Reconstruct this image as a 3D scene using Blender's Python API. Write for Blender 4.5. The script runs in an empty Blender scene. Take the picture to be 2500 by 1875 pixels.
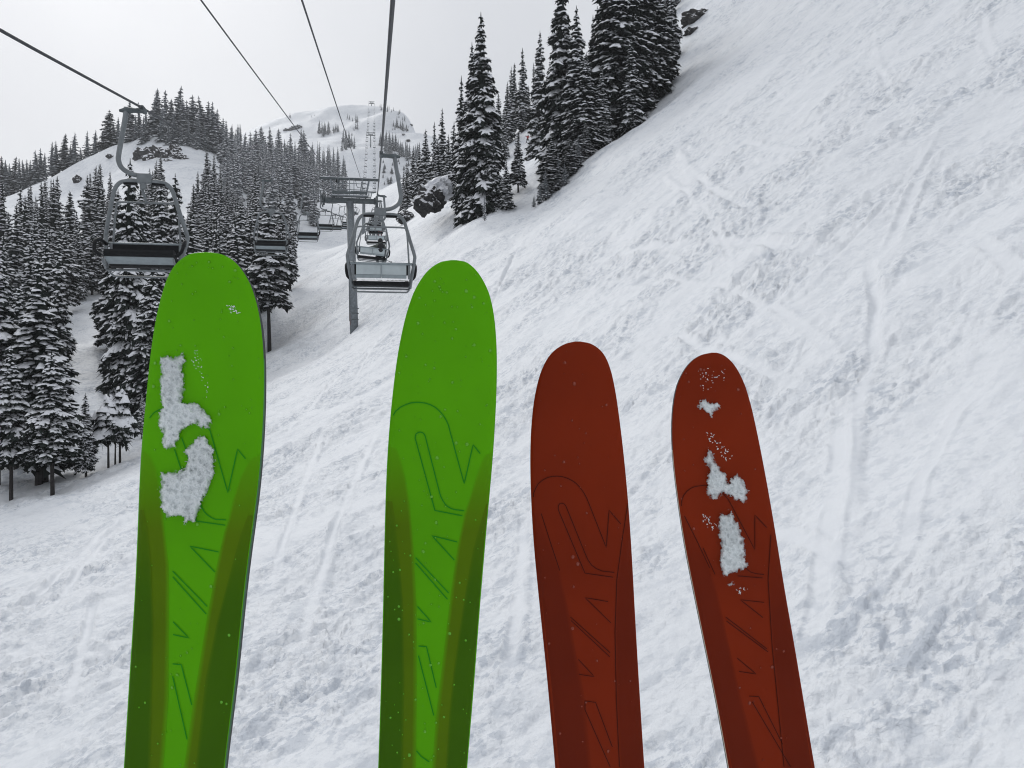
import bpy, math, random
import numpy as np
from mathutils import Vector, Matrix

scene = bpy.context.scene
col = scene.collection
R = math.radians

# ------------------------------------------------------------------ camera
# the eye is the origin: +Y straight ahead, +X right, +Z up (metres)
FPX, CU, CV = 2023.0, 1250.0, 937.5          # photo pixels (2500 x 1875)
cam_d = bpy.data.cameras.new("camera")
cam = bpy.data.objects.new("camera", cam_d)
col.objects.link(cam)
cam.location = (0, 0, 0)
cam.rotation_euler = (R(90), 0, 0)
cam_d.sensor_fit = 'HORIZONTAL'
cam_d.sensor_width = 36.0
cam_d.lens = 36.0 * FPX / 2500.0
cam_d.clip_start = 0.05
cam_d.clip_end = 6000
scene.camera = cam

# ------------------------------------------------------------------ world, sun, exposure
SUN_EL, SUN_AZ = R(36), R(-30)               # azimuth from +Y towards +X
world = bpy.data.worlds.new("World")
scene.world = world
world.use_nodes = True
nt = world.node_tree
nt.nodes.clear()
wo = nt.nodes.new('ShaderNodeOutputWorld')
bg = nt.nodes.new('ShaderNodeBackground')
sky = nt.nodes.new('ShaderNodeTexSky')
sky.sky_type = 'NISHITA'
sky.sun_disc = False
sky.sun_elevation = SUN_EL
sky.sun_rotation = SUN_AZ
sky.dust_density = 4.0
hs = nt.nodes.new('ShaderNodeHueSaturation')
hs.inputs['Saturation'].default_value = 0.25
tc = nt.nodes.new('ShaderNodeTexCoord')
ns = nt.nodes.new('ShaderNodeTexNoise')
ns.inputs['Scale'].default_value = 2.6
ns.inputs['Detail'].default_value = 4.0
ns.inputs['Roughness'].default_value = 0.45
rp = nt.nodes.new('ShaderNodeValToRGB')
rp.color_ramp.elements[0].position = 0.3
rp.color_ramp.elements[0].color = (0.76, 0.775, 0.81, 1)
rp.color_ramp.elements[1].position = 0.7
rp.color_ramp.elements[1].color = (1.08, 1.08, 1.08, 1)
mul = nt.nodes.new('ShaderNodeMix'); mul.data_type = 'RGBA'; mul.blend_type = 'MULTIPLY'
mul.inputs[0].default_value = 1.0
mul.inputs[6].default_value = (7.45, 7.65, 7.98, 1)     # cloud deck
mx = nt.nodes.new('ShaderNodeMix'); mx.data_type = 'RGBA'
mx.inputs[0].default_value = 0.88
nt.links.new(tc.outputs['Generated'], ns.inputs['Vector'])
nt.links.new(ns.outputs['Fac'], rp.inputs['Fac'])
nt.links.new(rp.outputs['Color'], mul.inputs[7])
nt.links.new(sky.outputs['Color'], hs.inputs['Color'])
nt.links.new(hs.outputs['Color'], mx.inputs[6])
nt.links.new(mul.outputs[2], mx.inputs[7])
nt.links.new(mx.outputs[2], bg.inputs['Color'])
bg.inputs['Strength'].default_value = 0.1
nt.links.new(bg.outputs['Background'], wo.inputs['Surface'])

sun_d = bpy.data.lights.new("sun", 'SUN')
sun_d.energy = 1.1
sun_d.angle = R(20)
sun_d.color = (1.0, 0.985, 0.96)
sun = bpy.data.objects.new("sun", sun_d)
col.objects.link(sun)
sd = Vector((math.cos(SUN_EL) * math.sin(SUN_AZ), math.cos(SUN_EL) * math.cos(SUN_AZ), math.sin(SUN_EL)))
sun.rotation_euler = (-sd).to_track_quat('-Z', 'Y').to_euler()
sun.location = sd * 200

scene.view_settings.view_transform = 'Standard'
scene.view_settings.look = 'None'
scene.view_settings.exposure = 0.2
scene.view_settings.gamma = 1.0
scene.view_settings.use_curve_mapping = False
scene.cycles.use_denoising = True
scene.cycles.filter_width = 1.1
scene.cycles.max_bounces = 6
scene.cycles.diffuse_bounces = 3
scene.cycles.glossy_bounces = 2
scene.cycles.transmission_bounces = 4
scene.cycles.volume_bounces = 0
scene.cycles.transparent_max_bounces = 6


# ------------------------------------------------------------------ helpers
def ray(u, v):
    return ((u - CU) / FPX, 1.0, (CV - v) / FPX)


def pt(u, v, Y):
    return Vector(((u - CU) / FPX * Y, Y, (CV - v) / FPX * Y))


def mat(name, color, rough=0.6, metal=0.0, noise=None, bump=None, coat=0.0, spec=0.5):
    """noise = (scale, amount) colour variation, bump = (scale, strength, distance)"""
    m = bpy.data.materials.new(name)
    m.use_nodes = True
    n = m.node_tree
    b = n.nodes['Principled BSDF']
    b.inputs['Base Color'].default_value = (*color, 1)
    b.inputs['Roughness'].default_value = rough
    b.inputs['Metallic'].default_value = metal
    b.inputs['Specular IOR Level'].default_value = spec
    if coat:
        b.inputs['Coat Weight'].default_value = coat
        b.inputs['Coat Roughness'].default_value = 0.12
    t = n.nodes.new('ShaderNodeTexCoord')
    if noise:
        x = n.nodes.new('ShaderNodeTexNoise')
        x.inputs['Scale'].default_value = noise[0]
        x.inputs['Detail'].default_value = 5
        r = n.nodes.new('ShaderNodeValToRGB')
        a = noise[1]
        r.color_ramp.elements[0].position = 0.3
        r.color_ramp.elements[1].position = 0.7
        r.color_ramp.elements[0].color = (*[c * (1 - a) for c in color], 1)
        r.color_ramp.elements[1].color = (*[min(1, c * (1 + a)) for c in color], 1)
        n.links.new(t.outputs['Object'], x.inputs['Vector'])
        n.links.new(x.outputs['Fac'], r.inputs['Fac'])
        n.links.new(r.outputs['Color'], b.inputs['Base Color'])
    if bump:
        x2 = n.nodes.new('ShaderNodeTexNoise')
        x2.inputs['Scale'].default_value = bump[0]
        x2.inputs['Detail'].default_value = 6
        bp = n.nodes.new('ShaderNodeBump')
        bp.inputs['Strength'].default_value = bump[1]
        bp.inputs['Distance'].default_value = bump[2]
        n.links.new(t.outputs['Object'], x2.inputs['Vector'])
        n.links.new(x2.outputs['Fac'], bp.inputs['Height'])
        n.links.new(bp.outputs['Normal'], b.inputs['Normal'])
    return m


def mesh_obj(name, verts, faces, m=None, parent=None, smooth=False, midx=None):
    me = bpy.data.meshes.new(name)
    me.from_pydata([tuple(v) for v in verts], [], faces)
    if m is not None:
        for mm in (m if isinstance(m, (list, tuple)) else [m]):
            me.materials.append(mm)
    if midx is not None:
        me.polygons.foreach_set('material_index', midx)
    if smooth:
        me.polygons.foreach_set('use_smooth', [True] * len(me.polygons))
    me.update()
    o = bpy.data.objects.new(name, me)
    col.objects.link(o)
    if parent is not None:
        o.parent = parent
    return o


def empty(name, loc=(0, 0, 0), rot=(0, 0, 0)):
    o = bpy.data.objects.new(name, None)
    o.empty_display_size = 0.3
    o.location = loc
    o.rotation_euler = rot
    col.objects.link(o)
    return o


def tag(o, label=None, cat=None, group=None, kind=None):
    if label: o['label'] = label
    if cat: o['category'] = cat
    if group: o['group'] = group
    if kind: o['kind'] = kind
    return o


KIDS = {}


def kids(o):
    if o.name not in KIDS:
        KIDS[o.name] = [c for c in bpy.data.objects if c.parent == o]
    return KIDS[o.name]


def copy_tree(o, parent=None):
    c = o.copy()
    col.objects.link(c)
    c.parent = parent
    for ch in kids(o):
        copy_tree(ch, c)
    return c


class G:
    """a small geometry collector"""
    def __init__(s):
        s.v, s.f = [], []

    def add(s, vs, fs):
        k = len(s.v)
        s.v.extend(vs)
        s.f.extend([tuple(i + k for i in f) for f in fs])
        return s

    def box(s, c, d, M=None):
        x, y, z = d[0] / 2, d[1] / 2, d[2] / 2
        b = min(x, y, z) * 0.25
        vs, c = [], Vector(c)
        # chamfered box: 24 vertices
        idx = {}
        for sx in (-1, 1):
            for sy in (-1, 1):
                for sz in (-1, 1):
                    for ax in range(3):
                        p = Vector((sx * (x - (b if ax != 0 else 0)), sy * (y - (b if ax != 1 else 0)), sz * (z - (b if ax != 2 else 0))))
                        if M: p = M @ p
                        idx[sx, sy, sz, ax] = len(vs)
                        vs.append(c + p)
        fs = []
        for sx in (-1, 1):
            fs.append((idx[sx, -1, -1, 0], idx[sx, 1, -1, 0], idx[sx, 1, 1, 0], idx[sx, -1, 1, 0]))
            fs.append((idx[-1, sx, -1, 1], idx[1, sx, -1, 1], idx[1, sx, 1, 1], idx[-1, sx, 1, 1]))
            fs.append((idx[-1, -1, sx, 2], idx[1, -1, sx, 2], idx[1, 1, sx, 2], idx[-1, 1, sx, 2]))
        for a in (-1, 1):
            for bb in (-1, 1):
                fs.append((idx[-1, a, bb, 1], idx[1, a, bb, 1], idx[1, a, bb, 2], idx[-1, a, bb, 2]))
                fs.append((idx[a, -1, bb, 0], idx[a, 1, bb, 0], idx[a, 1, bb, 2], idx[a, -1, bb, 2]))
                fs.append((idx[a, bb, -1, 0], idx[a, bb, 1, 0], idx[a, bb, 1, 1], idx[a, bb, -1, 1]))
                for k in (-1, 1):
                    fs.append((idx[a, bb, k, 0], idx[a, bb, k, 1], idx[a, bb, k, 2]))
        return s.add(vs, list(dict.fromkeys(fs)))

    def tube(s, pts, r, n=8, smooth=0, cap=True):
        pts = [Vector(p) for p in pts]
        if smooth and len(pts) > 2:
            out = []
            for i in range(len(pts) - 1):
                p0, p1 = pts[max(i - 1, 0)], pts[i]
                p2, p3 = pts[i + 1], pts[min(i + 2, len(pts) - 1)]
                for k in range(smooth):
                    t = k / smooth
                    out.append(0.5 * ((2 * p1) + (p2 - p0) * t + (2 * p0 - 5 * p1 + 4 * p2 - p3) * t * t + (3 * p1 - p0 - 3 * p2 + p3) * t ** 3))
            out.append(pts[-1])
            pts = out
        rs = r if isinstance(r, (list, tuple)) else None
        vs, fs = [], []
        t0 = (pts[1] - pts[0]).normalized()
        nrm = t0.orthogonal().normalized()
        for i, p in enumerate(pts):
            t = (pts[min(i + 1, len(pts) - 1)] - pts[max(i - 1, 0)]).normalized()
            nrm = (nrm - t * nrm.dot(t))
            nrm = nrm.normalized() if nrm.length > 1e-6 else t.orthogonal().normalized()
            bn = t.cross(nrm)
            if rs:
                q = i / (len(pts) - 1) * (len(rs) - 1)
                a = int(min(q, len(rs) - 2)); rr = rs[a] + (rs[a + 1] - rs[a]) * (q - a)
            else:
                rr = r
            for k in range(n):
                a = 2 * math.pi * k / n
                vs.append(p + nrm * math.cos(a) * rr + bn * math.sin(a) * rr)
        for i in range(len(pts) - 1):
            for k in range(n):
                fs.append((i * n + k, i * n + (k + 1) % n, (i + 1) * n + (k + 1) % n, (i + 1) * n + k))
        if cap:
            fs.append(tuple(range(n - 1, -1, -1)))
            fs.append(tuple((len(pts) - 1) * n + k for k in range(n)))
        return s.add(vs, fs)

    def ell(s, c, d, n=10, m=6):
        c = Vector(c); vs, fs = [], []
        for i in range(1, m):
            a = math.pi * i / m
            for k in range(n):
                b = 2 * math.pi * k / n
                vs.append(c + Vector((d[0] * math.sin(a) * math.cos(b), d[1] * math.sin(a) * math.sin(b), d[2] * math.cos(a))))
        vs += [c + Vector((0, 0, d[2])), c - Vector((0, 0, d[2]))]
        for i in range(m - 2):
            for k in range(n):
                fs.append((i * n + k, i * n + (k + 1) % n, (i + 1) * n + (k + 1) % n, (i + 1) * n + k))
        t, b = len(vs) - 2, len(vs) - 1
        for k in range(n):
            fs.append((t, (k + 1) % n, k)); fs.append((b, (m - 2) * n + k, (m - 2) * n + (k + 1) % n))
        return s.add(vs, fs)

    def obj(s, name, m, parent=None, smooth=False):
        return mesh_obj(name, s.v, s.f, m, parent, smooth)


_rs = np.random.RandomState(7)
_perm = np.concatenate([_rs.permutation(256)] * 3)
_ang = _rs.rand(256) * 2 * np.pi
_gx, _gy = np.cos(_ang), np.sin(_ang)


def perlin(x, y, seed=0):
    x = np.asarray(x, float) + seed * 17.31; y = np.asarray(y, float) - seed * 9.77
    xi = np.floor(x).astype(np.int64); yi = np.floor(y).astype(np.int64)
    xf, yf = x - xi, y - yi
    u, v = xf * xf * xf * (xf * (xf * 6 - 15) + 10), yf * yf * yf * (yf * (yf * 6 - 15) + 10)
    def g(ix, iy, fx, fy):
        h = _perm[_perm[ix & 255] + (iy & 255)]
        return _gx[h] * fx + _gy[h] * fy
    a, b = g(xi, yi, xf, yf), g(xi + 1, yi, xf - 1, yf)
    c, d = g(xi, yi + 1, xf, yf - 1), g(xi + 1, yi + 1, xf - 1, yf - 1)
    return 1.5 * ((a + (b - a) * u) * (1 - v) + (c + (d - c) * u) * v)


def fbm(x, y, o=4, seed=0):
    s, a = 0, 1.0
    for k in range(o):
        s = s + a * perlin(x, y, seed + k * 3); x = x * 2.03; y = y * 2.03; a *= 0.5
    return s


# ------------------------------------------------------------------ materials
def snow_material(name, color, bumps, rough=0.55):
    m = bpy.data.materials.new(name); m.use_nodes = True
    n = m.node_tree; b = n.nodes['Principled BSDF']
    b.inputs['Base Color'].default_value = (*color, 1)
    b.inputs['Roughness'].default_value = rough
    b.inputs['Specular IOR Level'].default_value = 0.25
    t = n.nodes.new('ShaderNodeTexCoord')
    prev = None
    for sc, st, di in bumps:
        x = n.nodes.new('ShaderNodeTexNoise')
        x.inputs['Scale'].default_value = sc; x.inputs['Detail'].default_value = 4
        x.inputs['Roughness'].default_value = 0.55
        bp = n.nodes.new('ShaderNodeBump')
        bp.inputs['Strength'].default_value = st; bp.inputs['Distance'].default_value = di
        n.links.new(t.outputs['Object'], x.inputs['Vector'])
        n.links.new(x.outputs['Fac'], bp.inputs['Height'])
        if prev: n.links.new(prev.outputs['Normal'], bp.inputs['Normal'])
        prev = bp
    if prev: n.links.new(prev.outputs['Normal'], b.inputs['Normal'])
    return m


M = {}
def slope_snow():
    """skied-up snow: crisp clods of crust, painted with grey shade, where the surface is chopped, smooth where skis have polished it"""
    m = bpy.data.materials.new('skied snow'); m.use_nodes = True
    n = m.node_tree; b = n.nodes['Principled BSDF']; L = n.links.new
    b.inputs['Roughness'].default_value = .6; b.inputs['Specular IOR Level'].default_value = .2
    t = n.nodes.new('ShaderNodeTexCoord'); at = n.nodes.new('ShaderNodeAttribute'); at.attribute_name = 'chop'
    def noise(sc, det, ro=.55):
        x = n.nodes.new('ShaderNodeTexNoise'); x.inputs['Scale'].default_value = sc; x.inputs['Detail'].default_value = det
        x.inputs['Roughness'].default_value = ro; L(t.outputs['Object'], x.inputs['Vector']); return x
    def ramp(src, p0, p1, c0=(0, 0, 0, 1), c1=(1, 1, 1, 1)):
        r = n.nodes.new('ShaderNodeValToRGB'); r.color_ramp.elements[0].position = p0; r.color_ramp.elements[1].position = p1
        r.color_ramp.elements[0].color = c0; r.color_ramp.elements[1].color = c1; L(src, r.inputs['Fac']); return r
    prev = None
    for sc, p0, p1, st, di in ((1.1, .42, .64, .25, .16), (2.7, .43, .63, .28, .08), (6.5, .42, .64, .28, .032), (16, .40, .64, .25, .012)):
        r = ramp(noise(sc, 3).outputs['Fac'], p0, p1)
        mu = n.nodes.new('ShaderNodeMath'); mu.operation = 'MULTIPLY'; L(r.outputs['Color'], mu.inputs[0]); L(at.outputs['Fac'], mu.inputs[1])
        bp = n.nodes.new('ShaderNodeBump'); bp.inputs['Strength'].default_value = st; bp.inputs['Distance'].default_value = di
        L(mu.outputs[0], bp.inputs['Height'])
        if prev: L(prev.outputs['Normal'], bp.inputs['Normal'])
        prev = bp
    L(prev.outputs['Normal'], b.inputs['Normal'])
    # grey blotches painted in as the shade of clods and hollows
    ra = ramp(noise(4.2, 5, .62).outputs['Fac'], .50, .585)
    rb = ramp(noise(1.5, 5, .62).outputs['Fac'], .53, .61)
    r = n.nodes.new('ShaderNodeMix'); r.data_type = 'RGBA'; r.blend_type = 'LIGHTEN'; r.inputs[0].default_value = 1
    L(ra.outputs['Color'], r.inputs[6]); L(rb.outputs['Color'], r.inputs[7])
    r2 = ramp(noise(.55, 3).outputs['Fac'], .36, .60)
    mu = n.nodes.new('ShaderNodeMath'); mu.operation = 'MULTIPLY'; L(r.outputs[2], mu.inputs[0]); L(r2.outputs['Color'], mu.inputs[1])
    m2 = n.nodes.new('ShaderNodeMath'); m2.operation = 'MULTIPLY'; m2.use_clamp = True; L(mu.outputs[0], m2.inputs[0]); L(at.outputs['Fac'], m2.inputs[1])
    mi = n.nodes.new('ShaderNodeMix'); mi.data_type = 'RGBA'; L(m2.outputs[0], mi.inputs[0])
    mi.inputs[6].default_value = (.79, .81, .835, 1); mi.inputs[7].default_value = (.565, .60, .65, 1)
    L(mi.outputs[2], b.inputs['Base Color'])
    return m


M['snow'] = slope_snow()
M['soft_snow'] = snow_material('soft snow', (0.80, 0.81, 0.84), [(9.0, 0.4, 0.03)])
M['clump'] = mat('wet snow', (0.70, 0.735, 0.74), 0.4, noise=(14, .16), spec=.3)
def melt(m):
    # thin slush at the rim of a clump lets the ski show through
    n = m.node_tree; b = n.nodes['Principled BSDF']; out = n.nodes['Material Output']
    at = n.nodes.new('ShaderNodeAttribute'); at.attribute_name = 'body'
    tr = n.nodes.new('ShaderNodeBsdfTransparent'); mi = n.nodes.new('ShaderNodeMixShader')
    n.links.new(at.outputs['Fac'], mi.inputs[0]); n.links.new(tr.outputs[0], mi.inputs[1]); n.links.new(b.outputs[0], mi.inputs[2])
    n.links.new(mi.outputs[0], out.inputs['Surface'])
melt(M['clump'])
M['needles'] = mat('fir needles', (0.022, 0.028, 0.025), 0.8, noise=(3.0, 0.45), spec=0.1)
M['rimed'] = mat('rimed fir needles', (0.155, 0.168, 0.178), 0.85, noise=(2.0, 0.5), spec=0.1)
M['bark'] = mat('fir bark', (0.024, 0.021, 0.020), 0.9, noise=(9, 0.4), bump=(14, 0.6, 0.03))
M['steel'] = mat('galvanised steel', (0.20, 0.22, 0.235), 0.5, 0.35, noise=(6, 0.22), bump=(60, 0.1, 0.003))
M['steel_dark'] = mat('weathered steel', (0.085, 0.10, 0.105), 0.55, 0.3, noise=(4, 0.3))
M['tube'] = mat('grey painted tube', (0.165, 0.18, 0.188), 0.45, 0.2, noise=(8, 0.15))
M['rubber'] = mat('black rubber', (0.008, 0.009, 0.010), 0.6, noise=(20, 0.3), spec=.2)
M['panel'] = mat('pale grey back panel', (0.42, 0.47, 0.48), 0.5, noise=(5, 0.08))
M['panel_low'] = mat('grey metal back rail', (0.27, 0.31, 0.325), 0.5, 0.2, noise=(6, 0.12))
M['rope'] = mat('steel wire rope', (0.030, 0.034, 0.040), 0.5, 0.4, bump=(70, 0.8, 0.01))
M['red_paint'] = mat('faded red marker', (0.22, 0.04, 0.03), 0.6, noise=(6, 0.2))


# rock with snow lying where the surface faces up
def rock_material(lo=.98):
    m = bpy.data.materials.new('dark rock with snow'); m.use_nodes = True
    n = m.node_tree; b = n.nodes['Principled BSDF']
    t = n.nodes.new('ShaderNodeTexCoord'); ge = n.nodes.new('ShaderNodeNewGeometry')
    sx = n.nodes.new('ShaderNodeSeparateXYZ'); n.links.new(ge.outputs['Normal'], sx.inputs[0])
    x = n.nodes.new('ShaderNodeTexNoise'); x.inputs['Scale'].default_value = 0.9; x.inputs['Detail'].default_value = 6
    n.links.new(t.outputs['Object'], x.inputs['Vector'])
    a = n.nodes.new('ShaderNodeMath'); a.operation = 'MULTIPLY_ADD'
    a.inputs[1].default_value = 0.9; n.links.new(x.outputs['Fac'], a.inputs[0]); n.links.new(sx.outputs['Z'], a.inputs[2])
    r = n.nodes.new('ShaderNodeValToRGB'); n.links.new(a.outputs[0], r.inputs['Fac'])
    r.color_ramp.elements[0].position = lo; r.color_ramp.elements[0].color = (0, 0, 0, 1)
    r.color_ramp.elements[1].position = lo + .1; r.color_ramp.elements[1].color = (1, 1, 1, 1)
    x2 = n.nodes.new('ShaderNodeTexNoise'); x2.inputs['Scale'].default_value = 1.7; x2.inputs['Detail'].default_value = 8
    n.links.new(t.outputs['Object'], x2.inputs['Vector'])
    r2 = n.nodes.new('ShaderNodeValToRGB'); n.links.new(x2.outputs['Fac'], r2.inputs['Fac'])
    r2.color_ramp.elements[0].position = 0.35; r2.color_ramp.elements[0].color = (0.012, 0.012, 0.014, 1)
    r2.color_ramp.elements[1].position = 0.7; r2.color_ramp.elements[1].color = (0.06, 0.057, 0.054, 1)
    mxx = n.nodes.new('ShaderNodeMix'); mxx.data_type = 'RGBA'
    n.links.new(r.outputs['Color'], mxx.inputs[0]); n.links.new(r2.outputs['Color'], mxx.inputs[6])
    mxx.inputs[7].default_value = (0.8, 0.81, 0.84, 1)
    n.links.new(mxx.outputs[2], b.inputs['Base Color'])
    b.inputs['Roughness'].default_value = 0.8
    bp = n.nodes.new('ShaderNodeBump'); bp.inputs['Strength'].default_value = 0.8; bp.inputs['Distance'].default_value = 0.25
    n.links.new(x2.outputs['Fac'], bp.inputs['Height']); n.links.new(bp.outputs['Normal'], b.inputs['Normal'])
    return m


M['rock'] = rock_material()
M['snowy_rock'] = rock_material(.60)

# ------------------------------------------------------------------ terrain (thin-plate heightfield through points of the ground)
# (u, v, distance): points of the snow where the distance is known from towers, trees and the slope
CTRL = [
    (0, 1875, 18), (600, 1875, 13.5), (1250, 1875, 11.4), (1900, 1875, 9.3), (2500, 1875, 7.5),
    (0, 1500, 29.6), (0, 1250, 52), (250, 1500, 27), (250, 1250, 43), (129, 1222, 56), (27, 1228, 57), (290, 1131, 62), (348, 1068, 70),
    (600, 1600, 19.5), (600, 1200, 40), (600, 1000, 64), (865, 1300, 27), (865, 1000, 48), (865, 802, 88),
    (658, 845, 106), (709, 705, 158), (800, 640, 140), (896, 598, 205),
    (1250, 1200, 25), (1250, 900, 40), (1250, 750, 54), (1250, 620, 70), (1250, 545, 84),
    (1500, 1200, 21), (1500, 900, 31), (1500, 700, 42), (1500, 550, 58), (1500, 450, 72), (1500, 372, 88),
    (2000, 1200, 15), (2000, 800, 23), (2000, 500, 34), (2000, 300, 47), (2000, 100, 70), (2000, 0, 84),
    (2500, 1200, 11.5), (2500, 800, 16.5), (2500, 500, 23), (2500, 250, 31), (2500, 0, 42),
    (1300, 505, 90), (1440, 385, 95), (1560, 295, 102), (1640, 195, 112), (1690, 40, 132), (1720, -60, 150),
    (1165, 532, 88), (1050, 530, 112), (990, 545, 130), (960, 562, 165),
    (1286, 356, 173), (1320, 382, 150), (1230, 440, 130), (1100, 450, 150), (1050, 455, 190),
    (1290, 305, 200), (1400, 250, 180), (1000, 470, 240), (1000, 430, 330),
    (900, 580, 240), (915, 562, 330), (925, 545, 420), (930, 500, 540), (902, 361, 629),
    (860, 261, 880), (900, 266, 880), (800, 267, 890), (700, 286, 880), (640, 306, 860), (560, 345, 800),
    (960, 272, 850), (1000, 292, 800), (1045, 330, 720), (1120, 400, 560),
    (820, 348, 690), (960, 362, 660), (850, 400, 600), (905, 354, 690), (903, 320, 760), (902, 290, 820),
    # left side, forest and knoll
    (225, 850, 96), (215, 925, 84), (0, 900, 92), (0, 720, 140), (260, 842, 100),
    (560, 530, 205), (600, 440, 285), (700, 410, 400), (620, 350, 480), (770, 512, 262), (800, 470, 400), (850, 440, 520),
    (390, 326, 318), (376, 330, 312), (336, 338, 322), (268, 364, 326), (202, 392, 328), (166, 411, 330), (58, 461, 330), (0, 485, 330),
    (488, 360, 320), (524, 382, 330), (375, 380, 292), (330, 450, 262), (200, 470, 290), (190, 510, 252), (60, 570, 232), (450, 470, 255), (400, 560, 190), (200, 640, 170),
    (450, 720, 140), (480, 640, 170),
]
P = [pt(*c) for c in CTRL]
EXTRA = [(0, 0, -8.2), (0, -25, -14.5), (-40, -20, -28), (40, -20, 10), (12, 0, -1.5), (-15, 0, -14), (30, 10, 13), (60, 30, 42),
         (-90, 30, -30), (-160, 120, -20), (-250, 250, 50), (-330, 400, 60), (-500, 700, 80), (-230, 380, 95), (-136, 390, 92),
         (110, 120, 112), (200, 250, 190), (330, 500, 260), (300, 800, 190), (-150, 1150, 240), (100, 1150, 190), (-72, 800, 180), (-60, 900, 195), (20, 900, 185), (-90, 980, 230), (-420, 1100, 200),
         (90, 220, 110), (60, 320, 120), (120, 420, 170), (-20, 420, 120), (10, 560, 160),
         (-200, -200, -130), (0, -250, -80), (250, -200, 90), (0, -1300, -300), (-1300, 0, -200), (1300, 0, 500), (900, 900, 480), (-900, 900, 120),
         (-900, -900, -350), (900, -900, 150), (0, 1350, 240)]
PX = np.array([(p.x, p.y) for p in P] + [(e[0], e[1]) for e in EXTRA]) / 100.0
PZ = np.array([p.z for p in P] + [e[2] for e in EXTRA])


def _k(r2):
    return 0.5 * r2 * np.log(r2 + 1e-9)


def _fit():
    n = len(PX)
    d2 = ((PX[:, None] - PX[None]) ** 2).sum(-1)
    # smoothing grows with distance from the eye
    dist = np.hypot(PX[:, 0], PX[:, 1])
    A = np.zeros((n + 3, n + 3))
    A[:n, :n] = _k(d2) + np.diag(0.00012 * (0.15 + dist) ** 1.6)
    A[:n, n:] = np.c_[np.ones(n), PX]
    A[n:, :n] = A[:n, n:].T
    return np.linalg.solve(A, np.r_[PZ, 0, 0, 0])


TPS = _fit()


def H0(x, y):
    x = np.atleast_1d(np.asarray(x, float)) / 100; y = np.atleast_1d(np.asarray(y, float)) / 100
    out = np.empty(x.shape)
    xf, yf, of = x.ravel(), y.ravel(), out.reshape(-1)
    for i in range(0, len(xf), 60000):
        a, b = xf[i:i + 60000], yf[i:i + 60000]
        acc = TPS[-3] + TPS[-2] * a + TPS[-1] * b
        for k in range(len(PX)):
            acc += TPS[k] * _k((a - PX[k, 0]) ** 2 + (b - PX[k, 1]) ** 2)
        of[i:i + 60000] = acc
    return out


def hz(x, y):
    return float(H0(x, y)[0])


_T = np.concatenate([np.arange(4, 120, 0.5), np.arange(120, 1200, 2.0)])


def hit(u, v, tmin=4.0):
    """where the line of sight through a photo pixel meets the ground"""
    dx, _, dz = ray(u, v)
    T = _T[_T >= tmin]
    g = H0(dx * T, T) - dz * T
    k = np.argmax(g > 0)
    if g[k] <= 0:
        return None
    t = T[k]
    if k > 0:
        t = T[k - 1] + (T[k] - T[k - 1]) * (-g[k - 1]) / (g[k] - g[k - 1])
    return Vector((dx * t, t, dz * t))


# ------------------------------------------------------------------ lift line geometry
LS = -0.1665                                  # sideways drift of the line per metre ahead
RX0, LX0 = 0.2, -5.35                         # rising and descending rope at Y = 0


def lift_x(Y, side):
    return LS * Y + (RX0 if side > 0 else LX0)


_ry = [-120, -60, 0, 23, 47, 71, 86, 91, 115, 139, 163, 205]
_rz = [-15.0, -6.4, 2.65, 6.4, 10.75, 15.75, 19.35, 20.25, 24.7, 29.3, 34.6, 45.6]


def rope_z(Y, side):
    off = float(np.interp(Y, [-100, 11, 20, 30, 80], [.3, .46, .62, .62, .45])) if side < 0 else 0.0
    if Y <= 205:
        return float(np.interp(Y, _ry, _rz)) + off
    if Y <= 629:
        t = (Y - 205) / 424
        return 45.6 + t * (189 - 45.6) - 4 * 17 * t * (1 - t) + off
    t = (Y - 629) / 241
    return 189 + t * (295 - 189) - 4 * 5 * t * (1 - t) + off


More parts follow.
